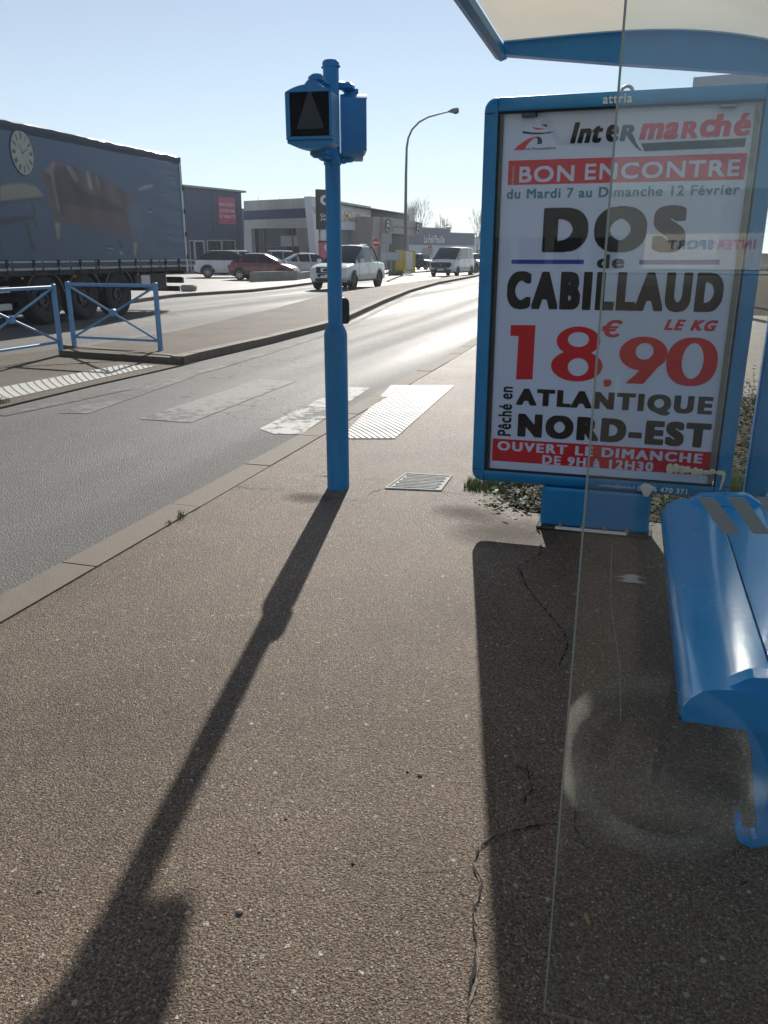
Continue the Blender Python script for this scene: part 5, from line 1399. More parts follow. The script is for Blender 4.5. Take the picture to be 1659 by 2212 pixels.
# pickup
p = gz(752, 622, 0); p = EYE + ray(754, 551) * 36.2; p.z = 0
toward = math.atan2(-p.y, -p.x)
pk_belt = [(-2.62, .72), (-2.58, 1.08), (-1.0, 1.12), (-.9, 1.14), (.9, 1.12), (1.4, 1.10), (2.0, 1.03), (2.35, .93), (2.55, .80), (2.62, .62)]
pk = car('pickup_truck', 'white double cab pickup driving towards the viewer, partly behind the blue signal pole', p, R(-90) - R(3), 5.25, 1.86, 1.86, pk_belt, (1.32, .22, -.66, -.98), 'car_white', cat='pickup truck', pillars=(-.12,), wheels=(1.68, -1.48), r=.385, clear=.32, lower='car_white', pickup=True, rims='dark_rim', roof_w=.76)
mb = MB(); mb.box((-1.8, 0, 1.118), (1.5, 1.5, .02), 'black_plastic'); mb.build('load_bed', pk)
for s_ in (1, -1):
    mb = MB(); mb.tube([(-1.02, s_ * .70, 1.80), (-1.25, s_ * .72, 1.65), (-1.75, s_ * .76, 1.16)], .04, 'black_plastic', 8); mb.build('sports_bar', pk)
    mb = MB(); mb.tube([(.2, s_ * .62, 1.90), (-.55, s_ * .62, 1.89)], .022, 'chrome', 6); mb.build('roof_rail', pk)
mb = MB(); mb.bbox((2.60, 0, .84), (.06, .95, .26), 'black_plastic', b=.03)
mb.bbox((2.635, 0, .84), (.03, .5, .20), 'chrome', b=.03); mb.bbox((2.65, 0, .84), (.03, .28, .12), 'black_plastic', b=.03); mb.build('radiator_grille', pk)
# van
p = EYE + ray(978, 551) * 57.5; p.z = 0
vn_belt = [(-2.5, .75), (-2.47, 1.16), (0, 1.18), (1.3, 1.16), (1.8, 1.11), (2.15, .98), (2.38, .80), (2.5, .50)]
vn = car('white_van', 'white passenger van with a dark front grille driving towards the viewer', p, R(-90) - R(7), 5.0, 1.94, 1.97, vn_belt, (1.86, .70, -2.30, -2.48), 'car_white', cat='van', pillars=(.1, -1.1), wheels=(1.55, -1.55), r=.33, clear=.24, lower='car_white', van=True, rims='dark_rim', roof_w=.84)
mb = MB(); mb.prism([(-.75, .80), (-.62, .62), (.62, .62), (.75, .80), (.70, .98), (-.70, .98)], 2.44, 2.53, 'black_plastic', fn=lambda a, b, h: (h, a, b))
mb.prism([(-.05, .80), (0, .72), (.05, .80), (0, .90)], 2.53, 2.545, 'chrome', fn=lambda a, b, h: (h, a, b)); mb.build('radiator_grille', vn)
mb = MB(); mb.bbox((2.50, 0, .42), (.06, 1.5, .14), 'black_plastic', b=.03); mb.build('bumper_intake', vn)

# ================================================================== BUILDINGS
def plane_of(a, b):
    """vertical wall plane through ground points a, b: sight-line hit, outward offset"""
    a, b = Vector((a.x, a.y, 0)), Vector((b.x, b.y, 0)); d = (b - a).normalized(); n = Vector((d.y, -d.x, 0))   # n points to the viewer's side
    if n.dot(-a) < 0: n = -n
    def hit(px, py, off=0.0):
        r = ray(px, py); t = (a + n * off - EYE).dot(n) / r.dot(n); q = EYE + r * t
        return (q - a).dot(d), q.z
    def pt(s_, z, off=0.0): return a + d * s_ + n * off + Vector((0, 0, z))
    return hit, pt, d, n
def walled(mb, hit, pt, px, m, off0, off1, zmin=None):
    q = [hit(x, y, off1) for x, y in px]
    q = [(s_, z if zmin is None else max(zmin, z)) for s_, z in q]
    mb.prism(q, off0, off1, m, fn=lambda a, b, h: pt(a, b, h))
def c2(x, y): return 378.03 + x * .21159, 378.03 + y * .21159
def c3(x, y): return 675.05 + x * .22787, 378.03 + y * .22787
Z0 = .1
# --- navy beauty shop
def shop_a():
    A, B = far(396, 66), far(527.5, 72.3)
    hit, pt, d, n = plane_of(A, B)
    root = empty('beauty_shop', (A.x, A.y, Z0), 0, 'dark navy box building with a pink sign, behind the parked cars at left', 'building')
    base = root.location.copy(); P_ = lambda s_, z, h=0: pt(s_, z, h) - base
    W_ = (Vector((B.x, B.y, 0)) - Vector((A.x, A.y, 0))).length; top = hit(396, 404)[1]
    mb = MB(); mb.prism([(-16, Z0), (W_, Z0), (W_, top), (-16, top)], -18, 0, 'navy_clad', fn=P_)
    for k in range(-5, 4): mb.box(P_(W_ * .5 + k * 3.1, top / 2, .004), (.02, .02, top - .2), 'navy_band')
    w = mb.build('wall', root)
    mb = MB(); mb.prism([(-16.1, top + .001), (W_ + .35, top + .001), (W_ + .35, top + .16), (-16.1, top + .16)], -18.1, .30, 'roof_flash', fn=P_); mb.build('roof_edge', root)
    def H(x, y, o_=0): return hit(*c2(x, y), o_)
    def rect(mb, a, b, m, h0, h1):
        (s0, z0), (s1, z1) = H(*a), H(*b)
        mb.prism([(s0, min(z0, z1)), (s1, min(z0, z1)), (s1, max(z0, z1)), (s0, max(z0, z1))], h0, h1, m, fn=P_); return s0, s1, min(z0, z1), max(z0, z1)
    mb = MB(); q = rect(mb, (428, 222), (613, 504), 'sign_pink', .01, .12)
    sg = mb.build('sign', root)
    mb = MB()
    for t, (x0, x1, y0, y1) in (('BOUTIQUE', (442, 597, 281, 330)), ('COIFFURE', (445, 600, 344, 388)), ('ET BEAUTÉ', (447, 604, 396, 446))):
        a, b = H(x0, y0), H(x1, y1)
        text(mb, t, 'sign_letter', lambda s_, t_: P_(a[0] + (b[0] - a[0]) * s_, b[1] + (a[1] - b[1]) * t_, .124), rx=.02, spacing=1.1)
    mb.build('lettering', sg)
    # door and windows in white frames
    for (x0, x1, y0, y1, nm) in ((140, 185, 665, 965, 'window'), (188, 292, 665, 965, 'door'), (322, 468, 662, 800, 'window'), (470, 610, 662, 800, 'window')):
        (s0, z1), (s1, _) = H(x0, y0), H(x1, y0); z0 = Z0 + .02 if y1 > 900 else .9
        f = .07 if nm == 'window' else .13
        mb = MB()
        for a in ((s0, z0, s1, z0 + f), (s0, z1 - f, s1, z1), (s0, z0 + f, s0 + f, z1 - f), (s1 - f, z0 + f, s1, z1 - f)):
            mb.prism([(a[0], a[1]), (a[2], a[1]), (a[2], a[3]), (a[0], a[3])], .002, .07, 'window_frame', fn=P_)
        if nm == 'door': mb.prism([(s0 + f, 1.0), (s1 - f, 1.0), (s1 - f, 1.12), (s0 + f, 1.12)], .002, .07, 'window_frame', fn=P_)
        o_ = mb.build(nm, root)
        mb = MB(); mb.prism([(s0 + f, z0 + f), (s1 - f, z0 + f), (s1 - f, z1 - f), (s0 + f, z1 - f)], .004, .03, 'shop_glass', fn=P_); mb.build('pane', o_)
shop_a()

# --- bedding shop: beige front with navy band, white return with gilt letters
def shop_b():
    A, B, E_ = far(527.5, 76.0), far(690, 68.5), far(801, 83.0)
    hit, pt, d, n = plane_of(A, B)
    root = empty('bedding_shop', (B.x, B.y, Z0), 0, 'bedding shop with a beige front, navy band and white side with gilt letters', 'building')
    base = root.location.copy(); P_ = lambda s_, z, h=0: pt(s_, z, h) - base
    H = lambda x, y, o_=0: hit(*c2(x, y), o_)
    def face(mb, pts, m, h0, h1, zmin=Z0): mb.prism([(s_, max(zmin, z)) for s_, z in [H(*p_) for p_ in pts]], h0, h1, m, fn=P_)
    top = H(1000, 249)[1]
    mb = MB()
    face(mb, [(700, 265), (1390, 231), (1402, 335), (703, 367)], 'beige_panel', -.5, 0)
    face(mb, [(705, 460), (1415, 433), (1422, 540), (706, 548)], 'beige_panel', -.5, 0)
    face(mb, [(706, 548), (776, 546), (800, 1000), (708, 1000)], 'beige_panel', -.5, 0)
    face(mb, [(1226, 541), (1422, 540), (1500, 990), (1310, 990)], 'taupe_panel', -.5, 0)
    for x in (870, 1040, 1205):
        face(mb, [(x, 255), (x + 3, 255), (x + 8, 348), (x + 5, 348)], 'taupe_panel', .001, .006); face(mb, [(x + 10, 455), (x + 13, 455), (x + 18, 540), (x + 15, 540)], 'taupe_panel', .001, .006)
    w = mb.build('wall', root)
    mb = MB(); face(mb, [(703, 367), (1402, 335), (1415, 433), (705, 460)], 'navy_band', -.5, .03); mb.build('band', root)
    mb = MB(); face(mb, [(776, 546), (1226, 541), (1310, 990), (800, 1000)], 'shop_glass', -.45, -.40); wi = mb.build('window', root)
    mb = MB()
    for x0, x1 in ((870, 890), (1160, 1176)): face(mb, [(x0, 545), (x0 + 6, 545), (x1 + 6, 990), (x1, 990)], 'dark_clad', -.40, -.30)
    face(mb, [(880, 730), (1262, 724), (1262, 733), (880, 739)], 'dark_clad', -.40, -.30); face(mb, [(1040, 612), (1235, 612), (1237, 618), (1040, 618)], 'dark_clad', -.40, -.30)
    mb.build('frame', wi)
    mb = MB()   # pale panels standing behind the glass
    face(mb, [(1043, 620), (1160, 620), (1164, 725), (1043, 728)], 'beige_panel', -.40, -.39); face(mb, [(1172, 618), (1238, 616), (1262, 722), (1176, 725)], 'beige_panel', -.40, -.39)
    mb.build('blind', wi)
    # white side, set back behind the slanting edge
    h2, p2, d2, n2 = plane_of(B, E_)
    Q = lambda s_, z, h=0: p2(s_, z, h) - base
    K = lambda x, y, o_=0: h2(*c3(x, y), o_)
    def f2(mb, pts, m, h0, h1, zmin=Z0): mb.prism([(s_, max(zmin, z)) for s_, z in [K(*p_) for p_ in pts]], h0, h1, m, fn=Q)
    mb = MB()
    f2(mb, [(-15, 208), (60, 222), (553, 304), (555, 528), (60, 512), (58, 520), (60, 900), (70, 960), (52, 960)], 'white_panel', -.6, 0)
    f2(mb, [(-5, 300), (62, 312), (64, 370), (10, 362)], 'grey_panel', .001, .02)
    f2(mb, [(520, 360), (553, 364), (553, 402), (522, 400)], 'grey_panel', .001, .02)
    mb.build('side_wall', root)
    mb = MB(); f2(mb, [(-16, 203), (553, 300), (553, 306), (-16, 209)], 'roof_flash', -.6, .06); mb.build('roof_edge', root)
    mb = MB(); f2(mb, [(70, 515), (512, 528), (512, 960), (70, 960)], 'shop_glass', -1.0, -.95); wi = mb.build('window', root)
    mb = MB()
    for x in (140, 210, 282, 352, 415, 470): f2(mb, [(x, 518), (x + 4, 518), (x + 4, 960), (x, 960)], 'dark_clad', -.95, -.9)
    f2(mb, [(70, 585), (512, 590), (512, 596), (70, 591)], 'dark_clad', -.95, -.9); mb.build('frame', wi)
    mb = MB(); f2(mb, [(512, 528), (555, 528), (556, 960), (512, 960)], 'dark_clad', -.8, -.1); mb.build('pier', root)
    # back mass of the building
    q0 = B + d * -.2 - n * 1.0; mb = MB()
    corners = [A - n * .6, B - n * .9 - d * .3, E_ - n2 * .8 - d2 * .4, E_ - n2 * 14, A - n * 22]
    mb.prism([(c.x - base.x, c.y - base.y) for c in corners], 0, top - .35 - Z0, 'dark_clad'); mb.build('shell', root)
    # letters standing off the wall
    mb = MB()
    def ln(t, x0, x1, y0, y1, rx, sp=1.12):
        a0, a1 = K(x0, y0[0]), K(x1, y0[1]); b0, b1 = K(x0, y1[0]), K(x1, y1[1])
        for h, m in ((.10, 'sign_black'), (.16, 'sign_gold')):
            text(mb, t, m, lambda s_, t_: Q(a0[0] + (a1[0] - a0[0]) * s_, (b0[1] + (b1[1] - b0[1]) * s_) + ((a0[1] - b0[1]) + ((a1[1] - b1[1]) - (a0[1] - b0[1])) * s_) * t_, h), rx=rx, spacing=sp)
    ln('LA MAISON', 90, 362, (322, 350), (425, 437), .045); ln('de la', 366, 412, (392, 396), (436, 442), .04); ln('LITERIE', 415, 528, (366, 382), (441, 454), .045)
    mb.build('lettering', root)
shop_b()

# --- furniture shop: dark hall with a projecting beige portal
def shop_c():
    A, B = far(801, 88), far(886, 103)
    hit, pt, d, n = plane_of(A, B)
    root = empty('furniture_shop', (A.x, A.y, Z0), 0, 'dark furniture store with a taupe portal and two black upright signs', 'building')
    base = root.location.copy(); P_ = lambda s_, z, h=0: pt(s_, z, h) - base
    H = lambda x, y, o_=0: hit(*c3(x, y), o_)
    a, b = H(553, 318), H(918, 374); top = (a[1] + b[1]) / 2
    mb = MB(); mb.prism([(-4, Z0), (b[0], Z0), (b[0], b[1]), (-4, a[1])], -16, 0, 'dark_clad', fn=P_); mb.build('wall', root)
    mb = MB(); mb.prism([(-4, a[1] - .12), (b[0] + .1, b[1] - .12), (b[0] + .1, b[1] + .05), (-4, a[1] + .05)], -.3, .1, 'roof_flash', fn=P_); mb.build('roof_edge', root)
    A2, B2 = far(829, 80), far(908, 93)
    h2, p2, d2, n2 = plane_of(A2, B2)
    Q = lambda s_, z, h=0: p2(s_, z, h) - base
    K = lambda x, y, o_=0: h2(*c3(x, y), o_)
    def f2(mb, pts, m, h0, h1, zmin=Z0): mb.prism([(s_, max(zmin, z)) for s_, z in [K(*p_) for p_ in pts]], h0, h1, m, fn=Q)
    mb = MB()
    f2(mb, [(672, 397), (1012, 445), (985, 572), (738, 552), (700, 900), (690, 960), (630, 960), (640, 830)], 'taupe_panel', -3, 0)
    po = mb.build('portal', root)
    mb = MB(); f2(mb, [(606, 396), (672, 397), (640, 835), (630, 960), (560, 960)], 'taupe_panel', -3.2, -.25); mb.build('portal_side', root)
    mb = MB(); f2(mb, [(738, 552), (985, 572), (915, 575), (915, 960), (692, 960)], 'shop_glass', -2.5, -2.4); wi = mb.build('window', root)
    mb = MB()
    for x in (770, 830, 865): f2(mb, [(x, 560), (x + 4, 560), (x - 6, 960), (x - 10, 960)], 'dark_clad', -2.4, -2.3)
    f2(mb, [(715, 700), (915, 700), (915, 706), (715, 706)], 'dark_clad', -2.4, -2.3); mb.build('frame', wi)
    mb = MB(); f2(mb, [(893, 570), (915, 572), (915, 960), (893, 960)], 'grey_panel', -2.2, -.2); mb.build('pier', root)
    for x0, x1, y0, y1, y2, y3, nm in ((696, 733, 418, 420, 543, 541, 'XXL'), (984, 1016, 452, 456, 566, 564, 'XXL')):
        mb = MB(); f2(mb, [(x0, y0), (x1, y1), (x1, y3), (x0, y2)], 'sign_black', .01, .35); sg = mb.build('sign', root)
        mb = MB(); w = x1 - x0
        for k in range(3):
            yy0 = y0 + (y2 - y0) * (.08 + .30 * k); yy1 = y0 + (y2 - y0) * (.33 + .30 * k)
            c0, c1 = K(x0 + w * .18, yy0, .36), K(x1 - w * .18, yy1, .36)
            text(mb, 'XXL'[k], 'sign_white', lambda s_, t_: Q(c0[0] + (c1[0] - c0[0]) * s_, c1[1] + (c0[1] - c1[1]) * t_, .36), rx=.05)
        mb.build('lettering', sg)
    mb = MB(); a0, a1, b0, b1 = K(745, 474), K(970, 492), K(745, 505), K(970, 522)
    text(mb, 'mobilier design et décoration', 'sign_black', lambda s_, t_: Q(a0[0] + (a1[0] - a0[0]) * s_, b0[1] + (b1[1] - b0[1]) * s_ + (a0[1] - b0[1]) * t_, .02), rx=.03, spacing=1.05)
    mb.build('lettering', po)
shop_c()

# --- discount store far off
def shop_d():
    A, B = far(884, 150), far(1025, 166)
    hit, pt, d, n = plane_of(A, B)
    root = empty('discount_store', (A.x, A.y, Z0), 0, 'long low store with a navy upper wall and pale lower wall far down the road', 'building')
    base = root.location.copy(); P_ = lambda s_, z, h=0: pt(s_, z, h) - base
    H = lambda x, y, o_=0: hit(*c3(x, y), o_)
    W_ = H(1532, 600)[0]; zt1, zt2 = H(1200, 512)[1], H(1420, 558)[1]; zs = H(1200, 663)[1]; s1 = H(1292, 540)[0]; sA = H(900, 600)[0]
    mb = MB(); mb.prism([(sA - 8, Z0), (W_, Z0), (W_, zs), (sA - 8, zs)], -30, 0, 'pale_render', fn=P_); mb.build('lower_wall', root)
    mb = MB(); mb.prism([(sA - 8, zs), (W_, zs), (W_, zt2), (s1, zt2), (s1, zt1), (sA - 8, zt1)], -30, .15, 'navy_clad', fn=P_); mb.build('upper_wall', root)
    mb = MB(); mb.prism([(sA - 8, zt1), (s1 + .1, zt1), (s1 + .1, zt1 + .2), (sA - 8, zt1 + .2)], -.4, .3, 'roof_flash', fn=P_); mb.prism([(s1 + .12, zt2), (W_ + .2, zt2), (W_ + .2, zt2 + .2), (s1 + .12, zt2 + .2)], -.4, .3, 'roof_flash', fn=P_); mb.build('roof_edge', root)
    mb = MB(); a, b = H(1050, 568), H(1244, 648)
    text(mb, "La Foir'Fouille", 'sign_white', lambda s_, t_: P_(a[0] + (b[0] - a[0]) * s_, b[1] + (a[1] - b[1]) * t_, .2), rx=.035, spacing=1.08); mb.build('lettering', root)
    for x in (1033, 1365):
        s_, z = H(x, 500); mb = MB(); z0 = zt1 if x < 1292 else zt2
        mb.lathe([(.3, z0 - base.z - .5), (.3, z - base.z), (.42, z - base.z), (.42, z - base.z + .25), (0, z - base.z + .3)], 'galv_metal', 12, Matrix.Translation((P_(s_, 0, -2).x, P_(s_, 0, -2).y, 0))); mb.build('chimney', root)
shop_d()
def far_block():
    A, B = far(1024, 190), far(1090, 180)
    hit, pt, d, n = plane_of(A, B)
    root = empty('distant_building', (A.x, A.y, Z0), 0, 'bluish pale building far down the road, right of the navy discount store', 'building')
    base = root.location.copy(); P_ = lambda s_, z, h=0: pt(s_, z, h) - base
    L_ = 30
    mb = MB(); mb.prism([(-1, Z0), (L_, Z0), (L_, 5.2), (-1, 5.2)], -20, 0, 'pale_render', fn=P_); mb.build('wall', root)
    mb = MB(); mb.prism([(-1.3, 5.2), (L_ + .3, 5.2), (L_ / 2, 7.4)], -20.2, .3, 'grey_panel', fn=P_); mb.build('roof', root)
    for k in range(5):
        mb = MB(); mb.prism([(1 + 4 * k, .4), (3 + 4 * k, .4), (3 + 4 * k, 2.6), (1 + 4 * k, 2.6)], .0, .06, 'shop_glass', fn=P_); mb.build('window', root)
far_block()
def canopy():
    t = 18.5
    A = EYE + ray(1498, 167) * t; B = EYE + ray(1498 + 700, 60) * 13.5
    zt = A.z; A2 = Vector((A.x, A.y, 0))
    root = empty('flat_roof_canopy', (A.x, A.y, 0), 0, 'pale grey flat canopy edge rising behind the right end of the blue panel', 'canopy')
    d = Vector((1, -.16, 0)).normalized(); n = Vector((-d.y, d.x, 0))
    mb = MB(); mb.prism([(0, zt - .95), (9, zt - .95), (9, zt), (0, zt)], 0, 7, 'grey_panel', fn=lambda a, b, h: tuple(d * a + n * h + Vector((0, 0, b)))); mb.build('roof', root)
    for a, h in ((1.2, 1.2), (7.8, 1.2), (1.2, 5.8), (7.8, 5.8)):
        mb = MB(); q = d * a + n * h; mb.bbox((q.x, q.y, (zt - .95) / 2), (.25, .25, zt - .95), 'light_metal'); mb.build('column', root)
canopy()

# ================================================================== STREET FURNITURE FAR OFF
def lamp():
    b = EYE + ray(876, 551) * 62; b.z = .1
    t = (b - EYE).length
    root = empty('street_lamp', b, 0, 'tall grey street lamp with a long curved arm and a yellow wrapped base', 'street lamp')
    r = ray(876, 551); nrm = Vector((0, 0, 0)); dirc = Vector((math.cos(CAMX), math.sin(CAMX), 0)); fw = Vector((-math.sin(CAMX), math.cos(CAMX), 0))
    def W(px, py):
        rr = ray(px, py); k = b.dot(fw) / rr.dot(fw); return EYE + rr * k - b
    path = [W(876, 592), W(876, 470), W(877, 380), W(878.5, 320), W(882, 298), (W(890, 280)), W(905, 264), W(925, 253), W(950, 246), W(968, 241.5)]
    path[0].z = 0
    mb = MB(); mb.tube(path, [.14, .12, .10, .085, .075, .07, .065, .06, .055, .05], 'lamp_post', 10); mb.build('post', root)
    h = W(972, 240.5); e = W(991, 237)
    mb = MB(); dd = (e - h).normalized()
    mb.tube([h - dd * .15, h, h + (e - h) * .3, e - dd * .1, e], [.05, .10, .17, .17, .10], 'lamp_post', 10); hd = mb.build('lamp_head', root)
    mb = MB(); c = h + (e - h) * .68 + Vector((0, 0, -.14)); mb.tube([c - dd * .22, c, c + dd * .22], [.05, .14, .06], 'grey_lens', 10); mb.build('lens', hd)
    # wrapped box round the foot
    mb = MB(); q = W(875, 592)
    M = Matrix.Rotation(CAMX + R(14), 4, 'Z')
    mb.bbox((0, .0, .85), (1.5, .5, 1.7), 'yellow_wrap', M, b=.06); mb.box((.25, -.255, .95), (.55, .01, 1.3), 'sign_white', M)
    mb.build('base_wrap', root)
    mb = MB(); mb.lathe([(.5, -.05), (.5, .12), (.3, .2), (0, .2)], 'white_enamel', 14); mb.build('footing', root)
lamp()
def post_sign(name, label, px, base_t, y_top, y_bot, kind, cat='road sign'):
    b = EYE + ray(px, 551) * base_t; b.z = .1
    fw = Vector((-math.sin(CAMX), math.cos(CAMX), 0))
    def W(x, y):
        rr = ray(x, y); k = b.dot(fw) / rr.dot(fw); return EYE + rr * k - b
    root = empty(name, b, 0, label, cat)
    zt = W(px, y_top).z; zc = W(px, (y_top + y_bot) / 2).z; rad = abs(W(px, y_top).z - W(px, y_bot).z) / 2
    mb = MB(); mb.tube([(0, 0, 0), (0, 0, zt - .02)], .035, 'galv_metal', 8); mb.build('post', root)
    M = Matrix.Translation((0, 0, zc)) @ Matrix.Rotation(CAMX, 4, 'Z') @ Matrix.Translation((0, -.06, 0)) @ Matrix.Rotation(R(90), 4, 'X')
    mb = MB()
    if kind == 'stop':
        mb.lathe([(0, 0), (rad, 0), (rad, .02), (rad * .92, .022), (0, .022)], 'sign_red', 28, M)
        mb.lathe([(rad * .93, .0225), (rad, .0225)], 'sign_white', 28, M)
        mb.box((0, 0, .026), (rad * 1.35, rad * .36, .006), 'sign_white', M)
    else:
        w = kind[1]; mb.bbox((0, 0, .01), (w, rad * 2, .03), 'galv_metal', M, b=.012)
    mb.build('sign_face', root)
    return root
post_sign('no_entry_sign', 'round red no entry sign on a post in front of the furniture store', 812.5, 62, 514, 534, 'stop')
post_sign('road_sign', 'narrow grey sign seen from behind on a post left of the lamp', 835.5, 58, 504, 527, ('r', .75))
post_sign('road_sign', 'small grey sign on a post beside the black car', 922.5, 68, 536, 551, ('r', .9))
post_sign('no_entry_sign', 'tiny red no entry sign on a post near the discount store', 928, 76, 526, 537, 'stop')
def board():
    b = EYE + ray(845, 551) * 60; b.z = .1
    root = empty('notice_board', b, CAMX, 'small white board on a leg on the grass below the grey sign', 'sign board')
    mb = MB(); mb.bbox((0, 0, .55), (.1, .1, 1.1), 'galv_metal'); mb.build('post', root)
    mb = MB(); mb.bbox((0, -.08, 1.25), (1.5, .08, .6), 'grey_panel', b=.03); mb.build('panel', root)
board()
def totem():
    A, B = far(690, 60), far(722, 61)
    hit, pt, d, n = plane_of(A, B)
    root = empty('advertising_totem', (A.x, A.y, Z0), 0, 'tall black and white advertising totem with a large C, half behind the signal pole', 'advertising sign')
    base = root.location.copy(); P_ = lambda s_, z, h=0: pt(s_, z, h) - base
    H = lambda x, y: hit(*c3(x, y))
    W_ = H(222, 600)[0]
    zt, zb = H(62, 135)[1], H(74, 515)[1]
    mb = MB(); mb.prism([(0, zb), (W_, zb), (W_, zt), (0, zt)], -.3, 0, 'sign_black', fn=P_); p1 = mb.build('panel', root)
    mb = MB(); a, b = H(70, 185), H(175, 292)
    text(mb, 'C', 'sign_white', lambda s_, t_: P_(a[0] + (b[0] - a[0]) * s_, b[1] + (a[1] - b[1]) * t_, .012), rx=.05)
    for t, (x0, x1, y0, y1) in (('Com', (74, 150, 366, 398)), ("J'ai", (76, 130, 402, 437))):
        a, b = H(x0, y0), H(x1, y1)
        text(mb, t, 'sign_white', lambda s_, t_: P_(a[0] + (b[0] - a[0]) * s_, b[1] + (a[1] - b[1]) * t_, .012), rx=.04, spacing=1.15)
    mb.build('lettering', p1)
    zs = H(80, 640)[1]; zq = H(80, 622)[1]
    mb = MB(); mb.prism([(.15, Z0), (W_, Z0), (W_, zs), (.15, zs)], -.25, -.02, 'sign_pink', fn=P_); p2 = mb.build('lower_panel', root)
    mb = MB(); x0, x1 = .45, 1.25; zc = H(110, 686)[1]
    mb.prism([(x0, zc), (x0 + .35, zc + .38), (x0 + .35, zc + .16), (x1, zc + .16), (x1, zc - .16), (x0 + .35, zc - .16), (x0 + .35, zc - .38)], -.02, -.005, 'sign_white', fn=P_); mb.build('arrow', p2)
    mb = MB(); mb.prism([(.15, zs + .002), (W_, zs + .002), (W_, zq), (.15, zq)], -.27, .0, 'sign_black', fn=P_); mb.build('rail', root)
    mb = MB(); mb.prism([(.3, zq + .002), (W_ - .2, zq + .002), (W_ - .2, zb - .002), (.3, zb - .002)], -.2, -.06, 'white_panel', fn=P_); mb.build('mount', root)
totem()
# low concrete wall before the red car
def low_wall():
    a, b = gz(551, 611, .05), gz(643, 607, .05); c = gz(690, 600, .05)
    a.z = b.z = c.z = .08
    root = None
    mb = MB()
    d = (b - a).normalized(); n = Vector((-d.y, d.x, 0))
    h = .52
    q = [a, b, b + n * .35, a + n * .35]
    mb.add([p for p in q] + [p + Vector((0, 0, h)) for p in q], [(3, 2, 1, 0), (4, 5, 6, 7), (0, 1, 5, 4), (1, 2, 6, 5), (2, 3, 7, 6), (3, 0, 4, 7)], 'old_concrete')
    e = b + d * .02; dd = (c - b).normalized(); n2 = Vector((-dd.y, dd.x, 0)); q = [e, c, c + n2 * .3, e + n2 * .3]
    mb.add([p for p in q] + [p + Vector((0, 0, h * .8)) for p in q], [(3, 2, 1, 0), (4, 5, 6, 7), (0, 1, 5, 4), (1, 2, 6, 5), (2, 3, 7, 6), (3, 0, 4, 7)], 'old_concrete')
    o = mb.build('low_wall'); tag(o, 'low weathered concrete wall in front of the dark red hatchback', 'low wall')
low_wall()
def block():
    p = gz(408, 629, .1); mb = MB(); mb.bbox((0, 0, .12), (.55, .4, .24), 'old_concrete', Matrix.Rotation(R(10), 4, 'Z'), b=.05)
    tag(mb.build('concrete_block', loc=p), 'small concrete block on the ground behind the trailer', 'concrete block')
block()

# ================================================================== TREES, PLANTS
def bare_tree(px, t, h, spread, label, seed, group):
    rnd = random.Random(seed)
    b = far(px, t, 0)
    root = empty('bare_tree', b, 0, label, 'tree', group)
    trunk, crown = MB(), MB()
    def grow(p, d, l, r, lvl):
        q = p + d * l
        mid = p.lerp(q, .5) + Vector((rnd.uniform(-.05, .05), rnd.uniform(-.05, .05), 0)) * l
        (trunk if lvl == 0 else crown).tube([p, mid, q], [r, r * .85, r * .7], 'bark' if lvl == 0 else 'twig_bark', 5 if lvl < 2 else 3, cap=False)
        if lvl >= 5 or r < .006: return
        n = 3 if lvl < 2 else rnd.choice((2, 3))
        for k in range(n):
            a = rnd.uniform(0, 6.283); s_ = rnd.uniform(.18, .5) * spread
            nd = (d + Vector((math.cos(a) * s_, math.sin(a) * s_, rnd.uniform(.0, .3)))).normalized()
            grow(q, nd, l * rnd.uniform(.62, .82), r * .62, lvl + 1)
        if lvl in (0, 1):
            grow(q, (d + Vector((rnd.uniform(-.1, .1), rnd.uniform(-.1, .1), .2))).normalized(), l * .85, r * .68, lvl + 1)
    grow(Vector((0, 0, 0)), Vector((0, 0, 1)), h * .27, h * .013, 0)
    trunk.build('trunk', root); crown.build('crown', root)
for i, (px, t, h, sp, lb) in enumerate(((888, 215, 15.0, .8, 'bare tree rising above the furniture store roof, leftmost of the far trees'), (905, 205, 15.5, .9, 'bare tree above the end of the furniture store, the broadest far tree'), (946, 230, 12.2, .8, 'bare tree behind the left part of the discount store roof'), (967, 240, 12.0, .7, 'thin bare tree behind the step of the discount store roof'), (1030, 140, 9, .9, 'bare tree at the far right beside the bluish building'))):
    bare_tree(px, t, h, sp, lb, 20 + i, 'bare trees beyond the shops')

